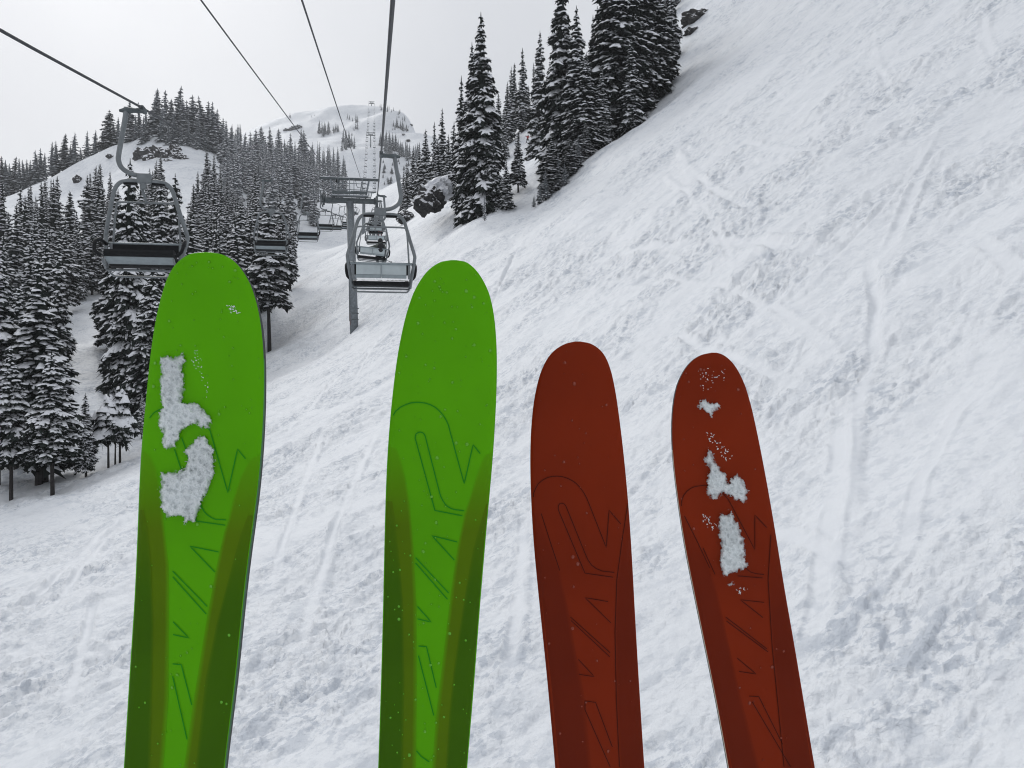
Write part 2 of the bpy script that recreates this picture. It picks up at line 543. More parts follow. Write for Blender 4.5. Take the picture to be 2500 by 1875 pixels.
# ------------------------------------------------------------------ ground mesh: rings round the slope below the chair
def build_ground():
    fine = np.radians(np.arange(-37, 37.01, 0.125))
    coarse = np.radians(np.arange(41, 319.1, 4.0))
    th = np.concatenate([fine, coarse])
    rings = [3.0]
    while rings[-1] < 1350:
        rings.append(rings[-1] * 1.0062)
    r = np.array(rings)
    nt_, nr = len(th), len(r)
    TH, RR = np.meshgrid(th, r)
    X, Y = RR * np.sin(TH), RR * np.cos(TH)
    Z = H0(X, Y)
    # fall line frame for streaks
    ca, sa = math.cos(R(28)), math.sin(R(28))
    al, ac = X * ca + Y * sa, -X * sa + Y * ca          # along / across the fall line
    D = RR
    def fade(a, b):
        return np.clip((b - D) / (b - a), 0, 1)
    wx = 0.35 * perlin(X * 0.9, Y * 0.9, 31); wy = 0.35 * perlin(X * 0.9, Y * 0.9, 37)
    sstep = lambda n, a, b: (lambda t: t * t * (3 - 2 * t))(np.clip((n - a) / (b - a), 0, 1))
    z = 0.5 * fbm(X / 14, Y / 14, 3, 2) * np.clip(D / 30, 0.3, 1)
    z += (1.6 * fbm(X / 34, Y / 30, 3, 15) + .6 * np.abs(fbm(X / 14, Y / 14, 2, 16))) * np.clip((D - 560) / 120, 0, 1)
    z += 1.6 * fbm(X / 60, Y / 60, 3, 5) * np.clip((D - 60) / 200, 0, 1)
    z += 0.11 * perlin(al / 9, ac / 2.2, 11) * fade(140, 300)
    z += 0.055 * perlin(al / 3.6, ac / 0.9, 12) * fade(70, 140)
    z += 0.03 * perlin(al / 1.4, ac / 0.40, 13) * fade(30, 60)
    # chopped-up crust: clods with steep sides, in patches between smoother tracks
    patch = np.clip(0.66 + 0.95 * fbm(al / 8, ac / 4.5, 3, 61), 0.12, 1.2)
    n0 = perlin((X + wx) / 1.3, (Y + wy) / 1.0, 20)
    n1 = perlin((X + wx) / 0.66, (Y + wy) / 0.52, 21)
    n2 = perlin((X + wx) / 0.33, (Y + wy) / 0.27, 22)
    n3 = perlin(X / 0.17, Y / 0.14, 23)
    n4 = perlin(X / 0.085, Y / 0.075, 24)
    far_k = np.clip(D / 22, .35, 1)
    patch_n = patch * np.clip(.22 + D / 36, .30, 1)
    z += .88 * patch_n * (0.13 * far_k * sstep(n0, .0, .30) * fade(120, 240) + 0.13 * far_k * sstep(n1, 0.05, .24) * fade(60, 120)
                  + 0.085 * sstep(n2, .05, .24) * fade(32, 64) + 0.045 * sstep(n3, .02, .22) * fade(15, 28) + .02 * sstep(n4, 0, .2) * fade(8, 14))
    z += 0.08 * fbm(X / 2.6, Y / 2.6, 2, 71) * fade(90, 200)
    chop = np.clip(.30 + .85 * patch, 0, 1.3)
    # ski tracks: grooves with a thrown-up rim
    tracks = [
        ([(1648, 335), (1670, 400), (1715, 455), (1790, 505), (1850, 540), (1915, 556)], 0.32, 0.16),
        ([(2262, 420), (2225, 500), (2190, 590), (2170, 640)], 0.30, 0.14),
        ([(1430, 640), (1600, 610), (1750, 605), (1900, 625), (2080, 655), (2200, 655)], 0.4, 0.16),
        ([(2120, 640), (2140, 760), (2130, 880), (2090, 1010), (2075, 1180), (2060, 1400)], 0.22, 0.05),
        ([(2060, 960), (2045, 1150), (2010, 1400), (1960, 1700)], 0.24, 0.10),
        ([(2400, 20), (2405, 90), (2430, 140)], 0.3, 0.12),
        ([(2130, 90), (2145, 160), (2170, 230)], 0.25, 0.1),
        ([(1800, 345), (1850, 365), (1900, 375), (2010, 380)], 0.3, 0.1),
        ([(1600, 800), (1690, 845), (1780, 880), (1900, 935), (2040, 985)], 0.24, 0.1),
        ([(940, 1000), (880, 1140), (820, 1290), (760, 1480), (700, 1700)], 0.24, 0.10),
        ([(800, 1020), (745, 1180), (690, 1350), (640, 1500)], 0.22, 0.09),
        ([(560, 1150), (500, 1260), (420, 1420), (300, 1640)], 0.22, 0.09),
        ([(300, 1240), (220, 1330), (120, 1450), (0, 1570)], 0.3, 0.10),
        ([(270, 1300), (180, 1440), (80, 1580)], 0.25, 0.09),
        ([(230, 1500), (190, 1640), (160, 1770)], 0.2, 0.10),
        ([(1000, 760), (900, 860), (790, 960), (690, 1080)], 0.3, 0.10),
        ([(2380, 620), (2440, 660), (2500, 720)], 0.25, 0.1),
        ([(1500, 700), (1620, 690), (1760, 715), (1900, 770), (2010, 850), (2080, 960)], 0.2, 0.08),
        ([(2300, 300), (2240, 420), (2130, 560), (1990, 700), (1880, 800)], 0.2, 0.08),
        ([(2440, 900), (2330, 1010), (2240, 1180), (2190, 1400)], 0.16, 0.06),
        ([(1620, 420), (1720, 520), (1780, 640), (1770, 760)], 0.2, 0.08),
        ([(1100, 640), (1010, 720), (920, 830), (850, 960)], 0.22, 0.08),
        ([(1290, 560), (1220, 700), (1130, 900), (1080, 1150)], 0.2, 0.07),
        ([(1280, 1250), (1270, 1450), (1230, 1700)], 0.2, 0.08),
        ([(1720, 1200), (1860, 1270), (1990, 1330), (2150, 1420)], 0.2, 0.07),
    ]
    for pts, w, dep in tracks:
        w *= .62; dep *= .8
        g = [hit(u, v) for u, v in pts]
        g = [p for p in g if p]
        q = []
        for a, b in zip(g[:-1], g[1:]):
            n = max(2, int((b - a).length / (w * 0.7)))
            q += [a.lerp(b, k / n) for k in range(n)]
        q = np.array([(p.x, p.y) for p in q + [g[-1]]])
        q += 0.25 * w * np.c_[perlin(np.arange(len(q)) * 0.13, q[:, 0] * 0, 3), perlin(np.arange(len(q)) * 0.13, q[:, 0] * 0 + 5, 4)]
        lo, hi = q.min(0) - 4 * w, q.max(0) + 4 * w
        sel = (X > lo[0]) & (X < hi[0]) & (Y > lo[1]) & (Y < hi[1])
        xs, ys = X[sel], Y[sel]
        d = np.full(xs.shape, 99.0); ki = np.zeros(xs.shape)
        for k_, a in enumerate(q):
            dd = (xs - a[0]) ** 2 + (ys - a[1]) ** 2
            ki = np.where(dd < d, k_, ki); d = np.minimum(d, dd)
        d = np.sqrt(d) / w
        tt = ki / max(1, len(q) - 1)
        taper = np.clip(np.minimum(tt, 1 - tt) / .22, 0, 1) * np.clip(.75 + .5 * perlin(tt * 9, tt * 0, 77), .2, 1)
        inside = np.exp(-(d / 1.25) ** 4) * taper
        zz = z[sel]
        loc_m = zz[inside > .2].mean() if (inside > .2).any() else 0
        zz = zz * (1 - 0.9 * inside) + 0.9 * inside * loc_m - 0.05 * dep * inside + 1.0 * dep * taper * np.exp(-((d - 1.45) / 0.45) ** 2)
        z[sel] = zz
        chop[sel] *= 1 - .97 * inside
    Z = Z + z
    verts = np.c_[X.ravel(), Y.ravel(), Z.ravel()]
    c = len(verts)
    verts = np.vstack([verts, [[0, 0, hz(0, 0)]]])
    i = np.arange(nr - 1)[:, None] * nt_; j = np.arange(nt_)[None]; j2 = (j + 1) % nt_
    quads = np.stack([i + j, i + nt_ + j, i + nt_ + j2, i + j2], -1).reshape(-1, 4)
    tri = np.stack([np.full(nt_, c), np.arange(nt_), (np.arange(nt_) + 1) % nt_], -1)
    me = bpy.data.meshes.new('snow_slope')
    nq, ntri = len(quads), len(tri)
    me.vertices.add(len(verts)); me.vertices.foreach_set('co', verts.astype(np.float32).ravel())
    me.loops.add(nq * 4 + ntri * 3)
    me.loops.foreach_set('vertex_index', np.concatenate([quads.ravel(), tri.ravel()]).astype(np.int32))
    me.polygons.add(nq + ntri)
    me.polygons.foreach_set('loop_start', np.concatenate([np.arange(nq) * 4, nq * 4 + np.arange(ntri) * 3]).astype(np.int32))
    me.polygons.foreach_set('use_smooth', np.ones(nq + ntri, bool))
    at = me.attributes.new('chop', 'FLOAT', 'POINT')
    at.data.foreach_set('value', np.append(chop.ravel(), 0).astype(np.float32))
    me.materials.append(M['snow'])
    me.update(calc_edges=True)
    me.validate()
    o = bpy.data.objects.new('snow_slope', me)
    col.objects.link(o)
    tag(o, 'steep snow covered mountainside criss-crossed by ski tracks', None, kind='structure')
    return o


build_ground()


# ------------------------------------------------------------------ rocks
def rock(name, u, v, Y, size, seed, label, sink=0.25, group=None):
    g = G(); rnd = random.Random(seed)
    import bmesh
    bm = bmesh.new()
    bmesh.ops.create_icosphere(bm, subdivisions=4, radius=1)
    vs = np.array([vv.co[:] for vv in bm.verts])
    a = seed * 3.7
    n = fbm(vs[:, 0] * 1.3 + a, vs[:, 1] * 1.3 + vs[:, 2] * 1.1, 3, seed) * 0.35
    n += np.abs(perlin(vs[:, 0] * 2.3 + a + vs[:, 1], vs[:, 2] * 1.2 - vs[:, 1] * 1.7, seed + 5)) * 0.5 + .12 * perlin(vs[:, 0] * 6 + a, vs[:, 2] * 4 + vs[:, 1] * 5, seed + 8)
    vs = vs * (1 + n)[:, None] * np.array(size) / 2
    for vv, q in zip(bm.verts, vs): vv.co = q
    me = bpy.data.meshes.new(name); bm.to_mesh(me); bm.free()
    me.materials.append(M['rock'])
    o = bpy.data.objects.new(name, me); col.objects.link(o)
    p = pt(u, v, Y) if Y else hit(u, v)
    o.location = p
    tag(o, label, 'rock', group)
    return o


def rock_on(u, v, size, seed, label, group=None, lift=0.15, name='rock_outcrop'):
    p = hit(u, v)
    if p is None: p = hit(u, v + 14) or pt(u, v, 850)
    o = rock(name, 0, 0, 1, size, seed, label, group=group)
    o.location = (p.x, p.y, hz(p.x, p.y) + size[2] * lift)
    return o


# ------------------------------------------------------------------ trees
def twig(C, S, sp, d, W, rnd, sfac, snow_amt):
    """one needle-covered spray along the points sp, with the snow lying on it"""
    n = len(sp); sd_ = Vector((-d.y, d.x, 0))
    q = [W * (.75 if i == 0 else 1.0 if i < n - 1 else .35) * rnd.uniform(.85, 1.15) for i in range(n)]
    vs = list(sp); fs = []
    for side in (-1, 1):
        b = len(vs)
        for i in range(n):
            vs.append(sp[i] + sd_ * side * q[i] * .55 - Vector((0, 0, .30 * q[i])))
        for i in range(n - 1):
            fs.append((i, i + 1, b + i + 1, b + i))
            vs.append(sp[i + 1] + sd_ * side * q[i] * rnd.uniform(.8, 1.35) + d * W * rnd.uniform(0, .5) - Vector((0, 0, q[i] * rnd.uniform(.3, 1.0))))
            fs.append((b + i, b + i + 1, len(vs) - 1))
            vs.append((sp[i] + sp[i + 1]) / 2 + sd_ * side * q[i] * rnd.uniform(.1, .7) - Vector((0, 0, W * rnd.uniform(.5, 1.3))))
            fs.append((i, b + i + 1, len(vs) - 1))
    vs.append(sp[-1] + d * W * rnd.uniform(.3, .8) - Vector((0, 0, W * .2)))
    fs.append((n - 1, len(vs) - 1, n + n - 1))
    C.add(vs, fs)
    if rnd.random() > .93 * snow_amt:
        return
    h = (.045 + .19 * W) * rnd.uniform(.6, 1.4) * sfac
    wid = rnd.uniform(.50, .92) * min(1.3, .5 + .5 * snow_amt)
    wv, wf = [], []
    i0 = 0 if n < 4 or rnd.random() < .6 else 1
    rows = list(range(i0, n))
    for i in rows:
        e = .5 if i in (rows[0], rows[-1]) else 1.0
        jt = sd_ * W * rnd.uniform(-.15, .15)
        p = sp[i] + jt + (d * W * rnd.uniform(-.2, .3))
        lw, rw = (q[i] * wid * e * rnd.uniform(.7, 1.3) for _ in (0, 1))
        up = Vector((0, 0, h * e * rnd.uniform(.7, 1.3)))
        wv += [p - sd_ * lw - Vector((0, 0, .36 * lw - .01)), p - sd_ * lw * .4 + up, p + sd_ * rw * .45 + up * .9, p + sd_ * rw - Vector((0, 0, .36 * rw - .01))]
    for i in range(len(rows) - 1):
        for k in range(3):
            wf.append((i * 4 + k, i * 4 + k + 1, i * 4 + 5 + k, i * 4 + 4 + k))
    e = (len(rows) - 1) * 4
    wf += [(e, e + 1, e + 2, e + 3), (3, 2, 1, 0)]
    S.add(wv, wf)


def make_conifer(seed, H, Rmax, base, twigs=2, fat=1.0, spread=1.0, snow_amt=1.0, nwh=40, nper=6, droop=0.35, lean=0.0):
    """returns (trunk, crown, snow) geometry of a snow-laden subalpine fir H metres tall"""
    rnd = random.Random(seed)
    T, C, S = G(), G(), G()
    bend = [(rnd.uniform(-.12, .12), rnd.uniform(-.12, .12)) for _ in range(3)]
    def axis(t):
        return Vector((bend[0][0] * math.sin(3 * t) + bend[1][0] * t * t + lean * t * t, bend[0][1] * math.sin(3 * t) + bend[1][1] * t * t, 0)) * (H / 15)
    r0 = 0.009 * H + 0.03
    T.tube([axis(k / 8) + Vector((0, 0, -0.8 if k == 0 else H * k / 8)) for k in range(9)], [r0 * 1.25, r0, r0 * .85, r0 * .7, r0 * .5, r0 * .3, 0.02], 7)
    for k in range(int(base * 16)):                          # dead stubs below the crown
        z = rnd.uniform(0.3, base) * H * 0.95; a = rnd.uniform(0, 6.28); l = rnd.uniform(.25, .8)
        p = axis(z / H) + Vector((0, 0, z))
        T.tube([p, p + Vector((math.cos(a) * l, math.sin(a) * l, rnd.uniform(-.35, .1) * l))], [0.03, 0.008], 4)
    zb = base * H
    # dim core so that the crown is not see-through everywhere
    cv, cf = [], []
    m = 10; lv = 9
    for i in range(lv):
        t = i / (lv - 1); z = zb + (H * .97 - zb) * t
        for k in range(m):
            a = 6.283 * k / m + i
            rr = (0.42 * Rmax * (1 - t) ** .85 + .04) * rnd.uniform(.6, 1.1)
            cv.append(axis(z / H) + Vector((math.cos(a) * rr, math.sin(a) * rr, z + rnd.uniform(-.2, .2))))
    for i in range(lv - 1):
        for k in range(m):
            cf.append((i * m + k, i * m + (k + 1) % m, (i + 1) * m + (k + 1) % m, (i + 1) * m + k))
    C.add(cv, cf)
    for w in range(nwh):
        t = (w + rnd.uniform(-.35, .35)) / nwh
        t = max(0.0, min(0.985, t))
        z = zb + (H - zb) * t
        shape = (1 - t) ** 0.72 * (0.84 + 0.16 * math.cos(7 * t + seed) * (1 if int(t * 9 + seed) % 3 else .4)) if t > 0.12 else (0.74 + t * 1.4) * 0.9
        kper = max(3, int(nper * (0.55 + 0.6 * (1 - t))))
        a0 = rnd.uniform(0, 6.28)
        for k in range(kper):
            a = a0 + 6.283 * k / kper + rnd.uniform(-.35, .35)
            L = (Rmax * shape * rnd.uniform(.62, 1.18) + .10) * spread
            zz = z + rnd.uniform(-.5, .5) * (H - zb) / nwh
            lob = float(perlin(math.cos(a) * 1.1 + z * .42 * 15 / H + seed, math.sin(a) * 1.1 + z * .21 * 15 / H, seed % 50))
            L *= max(.45, 1.0 + .55 * lob)
            if lob < -.35 and rnd.random() < .5: continue
            pitch = math.radians(20 * (t - .55) + rnd.uniform(-10, 10))
            dr = droop * rnd.uniform(.6, 1.4)
            d = Vector((math.cos(a), math.sin(a), 0)); sd_ = Vector((-math.sin(a), math.cos(a), 0))
            o = axis(zz / H) + Vector((0, 0, zz))
            W = (0.20 * L + 0.13) * rnd.uniform(.8, 1.3) * fat
            sfac = min(2.0, snow_amt)
            def bough(s):
                return o + d * (L * s * math.cos(pitch)) + Vector((0, 0, L * (s * math.sin(pitch) - dr * s * s + .4 * dr * max(0, s - .75))))
            twig(C, S, [bough(q) for q in ((.1, .4, .7, 1.0) if L > .6 else (.1, .55, 1.0))], d, W * .9, rnd, sfac, snow_amt)
            if twigs and L > .55:
                nt2 = twigs + (1 if L > 1.5 else 0)
                for side in (-1, 1):
                    for j in range(nt2):
                        s0 = .30 + .55 * (j + rnd.uniform(.1, .9)) / nt2
                        an = a + side * rnd.uniform(.55, 1.0)
                        d2 = Vector((math.cos(an), math.sin(an), 0))
                        l2 = L * rnd.uniform(.26, .44) * (1.15 - .45 * s0) + .10
                        b0 = bough(s0)
                        dz = -rnd.uniform(.15, .6) * l2
                        twig(C, S, [b0, b0 + d2 * l2 * .55 + Vector((0, 0, dz * .35)), b0 + d2 * l2 + Vector((0, 0, dz))], d2, .12 + .26 * l2, rnd, sfac, snow_amt * .92)
    # leader
    top = axis(1) + Vector((0, 0, H))
    C.tube([axis(.96) + Vector((0, 0, H * .96)), top + Vector((0, 0, .25))], [.10, .02], 5)
    return T, C, S


PROTO = {}


def proto(kind, i):
    """mesh data (trunk, crown, snow) shared by all conifers of one shape"""
    key = (kind, i)
    if key in PROTO:
        return PROTO[key]
    spec = {
        'rime': [dict(H=15, Rmax=1.9, base=.05, nwh=30, nper=7, twigs=1, snow_amt=1.1), dict(H=15, Rmax=1.55, base=.06, nwh=32, nper=7, twigs=1, droop=.5, snow_amt=1.1),
                 dict(H=15, Rmax=2.2, base=.08, nwh=28, nper=7, twigs=1, snow_amt=1.1), dict(H=15, Rmax=1.7, base=.04, nwh=30, nper=7, twigs=1, droop=.3, lean=-.5, snow_amt=1.1)],
        'near': [dict(H=15, Rmax=2.3, base=.16, nwh=44, nper=8), dict(H=15, Rmax=1.9, base=.16, nwh=46, nper=8, droop=.45),
                 dict(H=15, Rmax=2.5, base=.33, nwh=36, nper=8, droop=.3), dict(H=15, Rmax=2.1, base=.13, nwh=42, nper=8, lean=.5)],
        'wide': [dict(H=15, Rmax=2.9, base=.02, nwh=46, nper=10, droop=.42, snow_amt=.86), dict(H=15, Rmax=2.6, base=.015, nwh=48, nper=9, droop=.5, snow_amt=.9),
                 dict(H=15, Rmax=2.3, base=.015, nwh=44, nper=9, droop=.4)],
        'laden': [dict(H=6, Rmax=1.5, base=.52, nwh=8, nper=8, droop=.45, snow_amt=2.2, twigs=1, fat=1.8), dict(H=6, Rmax=1.6, base=.46, nwh=9, nper=8, droop=.5, snow_amt=2.2, twigs=1, fat=1.7)],
        'mid': [dict(H=15, Rmax=1.85, base=.06, nwh=36, nper=7, twigs=1, snow_amt=1.05), dict(H=15, Rmax=1.5, base=.08, nwh=38, nper=7, twigs=1, droop=.5, snow_amt=1.05),
                dict(H=15, Rmax=2.1, base=.12, nwh=32, nper=7, twigs=1, snow_amt=1.05), dict(H=15, Rmax=1.65, base=.04, nwh=34, nper=7, twigs=1, droop=.3, lean=-.5, snow_amt=1.05)],
        'far': [dict(H=15, Rmax=1.8, base=.04, nwh=20, nper=6, twigs=0), dict(H=15, Rmax=1.5, base=.05, nwh=19, nper=6, twigs=0), dict(H=15, Rmax=2.1, base=.03, nwh=18, nper=6, twigs=0)],
    }[kind]
    sp = spec[i % len(spec)]
    geo = make_conifer(100 * len(kind) + 13 * i + 5, **sp)
    if kind == 'far':
        g = G(); idx = []
        for k, part in enumerate(geo):
            g.add(part.v, part.f); idx += [k] * len(part.f)
        me = bpy.data.meshes.new('conifer'); me.from_pydata([tuple(v) for v in g.v], [], g.f)
        for mm in (M['bark'], M['rimed'], M['soft_snow']): me.materials.append(mm)
        me.polygons.foreach_set('material_index', idx)
        res = [me]
    else:
        res = []
        for nm, part, mm in zip(('trunk', 'crown', 'snow_cover'), geo, (M['bark'], M['rimed' if kind == 'rime' else 'needles'], M['soft_snow'])):
            me = bpy.data.meshes.new(nm); me.from_pydata([tuple(v) for v in part.v], [], part.f); me.materials.append(mm)
            if nm == 'snow_cover': me.polygons.foreach_set('use_smooth', [True] * len(me.polygons))
            res.append(me)
    PROTO[key] = (res, sp['H'])
    return PROTO[key]


TREES = []
trnd = random.Random(3)


def tree(x, y, H, kind, i, label, group=None, wide=1.0, z=None, name='fir_tree'):
    z = hz(x, y) if z is None else z
    SPEC.append((H / max(y, 1), x, y, z, H, kind, i, label, group, wide, trnd.uniform(0, 6.28), name))
    TREES.append((x, y, H))


SPEC = []


def plant(limit=300):
    """the firs that show largest stand as trees of their own, the rest as one far-off mass"""
    SPEC.sort(key=lambda q: -q[0])
    rest = {}
    for k, (_, x, y, z, H, kind, i, label, group, wide, rot, name) in enumerate(SPEC):
        if k >= limit:
            rest.setdefault(i % 3, []).append((x, y, z, H, wide, rot)); continue
        res, h0 = proto(kind, i)
        s = H / h0; sx = s * wide
        if kind == 'far':
            o = bpy.data.objects.new(name, res[0]); col.objects.link(o)
            o.location = (x, y, z); o.rotation_euler = (0, 0, rot); o.scale = (sx, sx, s)
        else:
            o = empty(name, (x, y, z), (0, 0, rot)); o.scale = (sx, sx, s)
            for me in res:
                c = bpy.data.objects.new(me.name.split('.')[0], me)
                col.objects.link(c); c.parent = o
                if me.name.startswith('snow'): c['kind'] = 'stuff'
        tag(o, label, 'tree', group)
    V, F, MI, base = [], [], [], 0
    for i, lst in rest.items():
        me = proto('far', i)[0][0]; h0 = proto('far', i)[1]
        co = np.empty(len(me.vertices) * 3, np.float32); me.vertices.foreach_get('co', co); co = co.reshape(-1, 3)
        fs = [tuple(p.vertices) for p in me.polygons]; mi = [p.material_index for p in me.polygons]
        for x, y, z, H, wide, rot in lst:
            s = H / h0; c, sn = math.cos(rot), math.sin(rot)
            V.append(np.c_[(co[:, 0] * c - co[:, 1] * sn) * s * wide + x, (co[:, 0] * sn + co[:, 1] * c) * s * wide + y, co[:, 2] * s + z])
            F += [tuple(q + base for q in f) for f in fs]; MI += mi; base += len(co)
    if V:
        o = mesh_obj('distant_firs', np.vstack(V), F, [M['bark'], M['rimed'], M['soft_snow']], None, False, MI)
        tag(o, 'small far-off firs dotted over the upper forest and summit slope', kind='stuff')


def tree_px(u, vtop, kind, i, label, vbase=None, Y=None, group=None, wide=1.0, lim=(3, 26)):
    """a tree whose foot stands on the ground seen at (u, vbase) or at distance Y, as tall as its top shows"""
    if Y is None:
        p = hit(u, vbase)
    else:
        x = (u - CU) / FPX * Y
        p = Vector((x, Y, hz(x, Y)))
    H = (CV - vtop) / FPX * p.y - p.z
    if not lim[0] <= H <= lim[1]:
        print('TREE', u, vtop, 'Y %.0f H %.1f' % (p.y, H))
    H = max(lim[0], min(lim[1], H))
    tree(p.x, p.y, H, kind, i, label, group, wide, p.z)


ORD = ['first','second','third','fourth','fifth','sixth','seventh','eighth','ninth','tenth','eleventh','twelfth','thirteenth']
# --- the row of firs on the left with bare lower trunks
tree_px(27, 850, 'near', 2, 'fir with a bare lower trunk, farthest down the row beside the piste', vbase=1228, wide=1.0)
tree_px(-8, 600, 'near', 0, 'tall fir cut by the picture edge behind the bare-trunked row', vbase=1196, wide=1.05)
tree_px(94, 640, 'near', 1, 'tall dark fir with a broad crown rising above the bare-trunked row', vbase=1187, wide=1.35)
tree_px(112, 720, 'near', 3, 'second tall fir growing tight against the broadest one of the row', vbase=1180, wide=1.1)
tree_px(129, 862, 'near', 2, 'fir with heavy snow on its boughs and a long bare straight trunk', vbase=1222, wide=1.15)
tree_px(210, 962, 'near', 1, 'slender young fir with a thin bare trunk beside the laden trees', vbase=1170, wide=1.1)
tree_px(265, 960, 'laden', 0, 'small fir bowed under thick snow pillows, left of its pair', vbase=1143, wide=1.0)
tree_px(281, 985, 'laden', 1, 'small snow-pillowed fir with a thin trunk in the laden pair', vbase=1134, wide=.9)
tree_px(293, 945, 'laden', 1, 'tallest of the small firs bowed under thick snow pillows', vbase=1131, wide=1.0)
tree_px(346, 960, 'near', 3, 'fir half hidden behind the green ski bearing snow clumps', vbase=1068, wide=.9)
tree_px(320, 395, 'wide', 1, 'big fir standing straight below the descending chair', Y=82, wide=.78, lim=(3, 30))
tree_px(345, 470, 'wide', 0, 'fir crowded against the big one below the descending chair', Y=88, wide=.85, lim=(3, 30))
tree_px(285, 470, 'near', 3, 'narrow fir beside the big one below the descending chair', Y=94, wide=1.0)
tree_px(258, 698, 'near', 2, 'small lone fir on the snow gap between the tall ones', vbase=842, wide=1.1)
tree_px(395, 440, 'wide', 2, 'tall fir seen through the frame of the descending chair', Y=96, wide=.9)
tree_px(430, 430, 'wide', 1, 'tall fir right of the frame of the descending chair', Y=104, wide=.85)
tree_px(370, 640, 'wide', 0, 'fir with bough tips showing above the green ski', Y=76, wide=1.0)
tree_px(40, 700, 'near', 3, 'fir filling the space behind the bare-trunked row', Y=66, wide=1.1)
# --- firs at the foot of the forest by the lift line
tree_px(658, 500, 'near', 2, 'large snow-plastered fir at the forest edge below the empty chairs', vbase=845, wide=1.1)
tree_px(709, 510, 'near', 1, 'fir with a thin bare trunk at the edge of the lift lane', vbase=705, wide=.9)
tree_px(610, 520, 'near', 0, 'fir tucked behind the snow-plastered one at the forest edge', Y=118, wide=1.3)
tree_px(575, 500, 'near', 3, 'fir rising between the green ski and the empty chair', Y=112, wide=1.2)
tree_px(535, 520, 'near', 1, 'fir just above the green ski tip bearing no snow', Y=120, wide=1.1)
tree_px(690, 470, 'near', 3, 'narrow fir at the forest edge beside the lift lane', Y=150, wide=1.0)
# --- right side: the single big fir and its companions
tree_px(1174, 38, 'wide', 1, 'tall spired fir standing alone before the rock and the tree clump', Y=97, wide=.82, lim=(3, 30))
tree_px(1150, 108, 'wide', 2, 'second spire grown into the tall lone fir', Y=99, wide=.75)
tree_px(1127, 190, 'mid', 1, 'thin fir close behind the tall lone fir', Y=104, wide=.9)
tree_px(1200, 300, 'wide', 0, 'bushy lower fir at the foot of the tall lone one', Y=95.5, wide=.75)
tree_px(1265, 322, 'mid', 2, 'small fir between the tall lone one and the skier', Y=100, wide=1.15)
tree_px(1236, 392, 'mid', 0, 'snowy sapling at the foot of the tall lone fir', Y=92, wide=1.5)
tree_px(1183, 470, 'laden', 0, 'shrub-like snowy fir sprig below the tall lone fir', vbase=536, wide=.8, lim=(1.5, 9))
_thk = sorted([1080, 1060, 1039, 1104, 1095, 1023, 1009, 996, 1070, 985, 1046, 1112], reverse=True)
THK = lambda u: ORD[_thk.index(u)] + ' fir of the rock thicket counted from the lone fir towards the lift'
for k, (u, vt, Y, w) in enumerate([(1080, 268, 140, .95), (1060, 300, 138, 1), (1039, 317, 150, 1), (1104, 300, 132, 1.1), (1095, 330, 128, 1.1), (1023, 350, 170, 1), (1009, 366, 185, 1.1), (996, 400, 176, 1.1), (1070, 340, 134, 1.0), (985, 415, 215, 1.0), (1046, 360, 160, 1.1), (1112, 345, 120, 1.0)][::1]):
    tree_px(u, vt, 'mid', k, THK(u), Y=Y, wide=w, group='firs in the thicket above the rock')
_uph = sorted([1275, 1255, 1246, 1239, 1303, 1342, 1221, 1230, 1290, 1210, 1330])
UPH = lambda u: ORD[_uph.index(u)] + ' fir uphill of the skier counted from the tall lone fir'
for k, (u, vt, Y, w) in enumerate([(1275, 120, 190, 1.1), (1255, 156, 195, .9), (1246, 166, 198, .85), (1239, 202, 186, 1.0), (1303, 155, 205, .9), (1342, 150, 190, 1), (1221, 226, 178, 1.0), (1230, 260, 172, 1.0), (1290, 210, 196, 1.0), (1210, 290, 160, .9), (1330, 200, 186, 1.1)]):
    tree_px(u, vt, 'mid', k + 1, UPH(u), Y=Y, wide=w, group='firs uphill of the skier')
tree_px(1318, 80, 'wide', 2, 'narrow tall fir right beside the red-jacketed skier', Y=148, wide=.75)
tree_px(1372, -70, 'wide', 1, 'tallest shaggy fir at the left end of the steep tree clump', Y=104, wide=.80, lim=(3, 32))
tree_px(1404, 20, 'wide', 2, 'fir against the tallest one in the steep tree clump', Y=101, wide=.9, lim=(3, 32))
tree_px(1448, 40, 'mid', 1, 'slim spire showing between two big trees of the steep clump', Y=125, wide=.9)
_stp = sorted([1430, 1470, 1500, 1540, 1562, 1600, 1622, 1586, 1520, 1640, 1460])
STP = lambda u: ORD[_stp.index(u)] + ' dark drooping fir of the steep clump counted uphill from its lower end'
for k, (u, vt, Y, w, pr) in enumerate([(1430, 130, 98, 1.05, 0), (1470, 170, 98, 1.1, 2), (1500, -150, 103, 1.05, 0), (1540, 95, 99, 1.0, 1), (1562, -120, 107, 1.1, 1), (1600, -60, 110, 1.0, 0), (1622, 30, 113, .9, 2), (1586, 120, 106, .9, 2), (1520, 30, 108, 1.1, 2), (1640, -40, 120, .85, 1), (1460, 20, 106, 1.0, 1)]):
    tree_px(u, vt, 'wide', pr, STP(u), Y=Y, wide=w, group='firs of the steep clump', lim=(3, 32))
low = [(1344, 340, 92, 1.9, 2), (1362, 372, 91.5, 2.0, 1), (1392, 340, 93, 1.9, 1), (1378, 400, 91, 2.0, 0), (1412, 330, 94.5, 1.7, 0), (1332, 415, 90.5, 2.1, 0), (1318, 452, 90, 2.2, 2), (1304, 482, 89.5, 2.4, 1), (1402, 385, 92.5, 1.9, 2), (1430, 300, 95.5, 1.6, 1)]
_low = sorted(q[0] for q in low)
for k, (u, vt, Y, w, pr) in enumerate(low):
    tree_px(u, vt, 'wide', pr, ORD[_low.index(u)] + ' young bushy fir counted uphill from the lowest tip of the steep clump', Y=Y, wide=w, lim=(1.2, 14), group='young firs at the lower end of the steep clump')
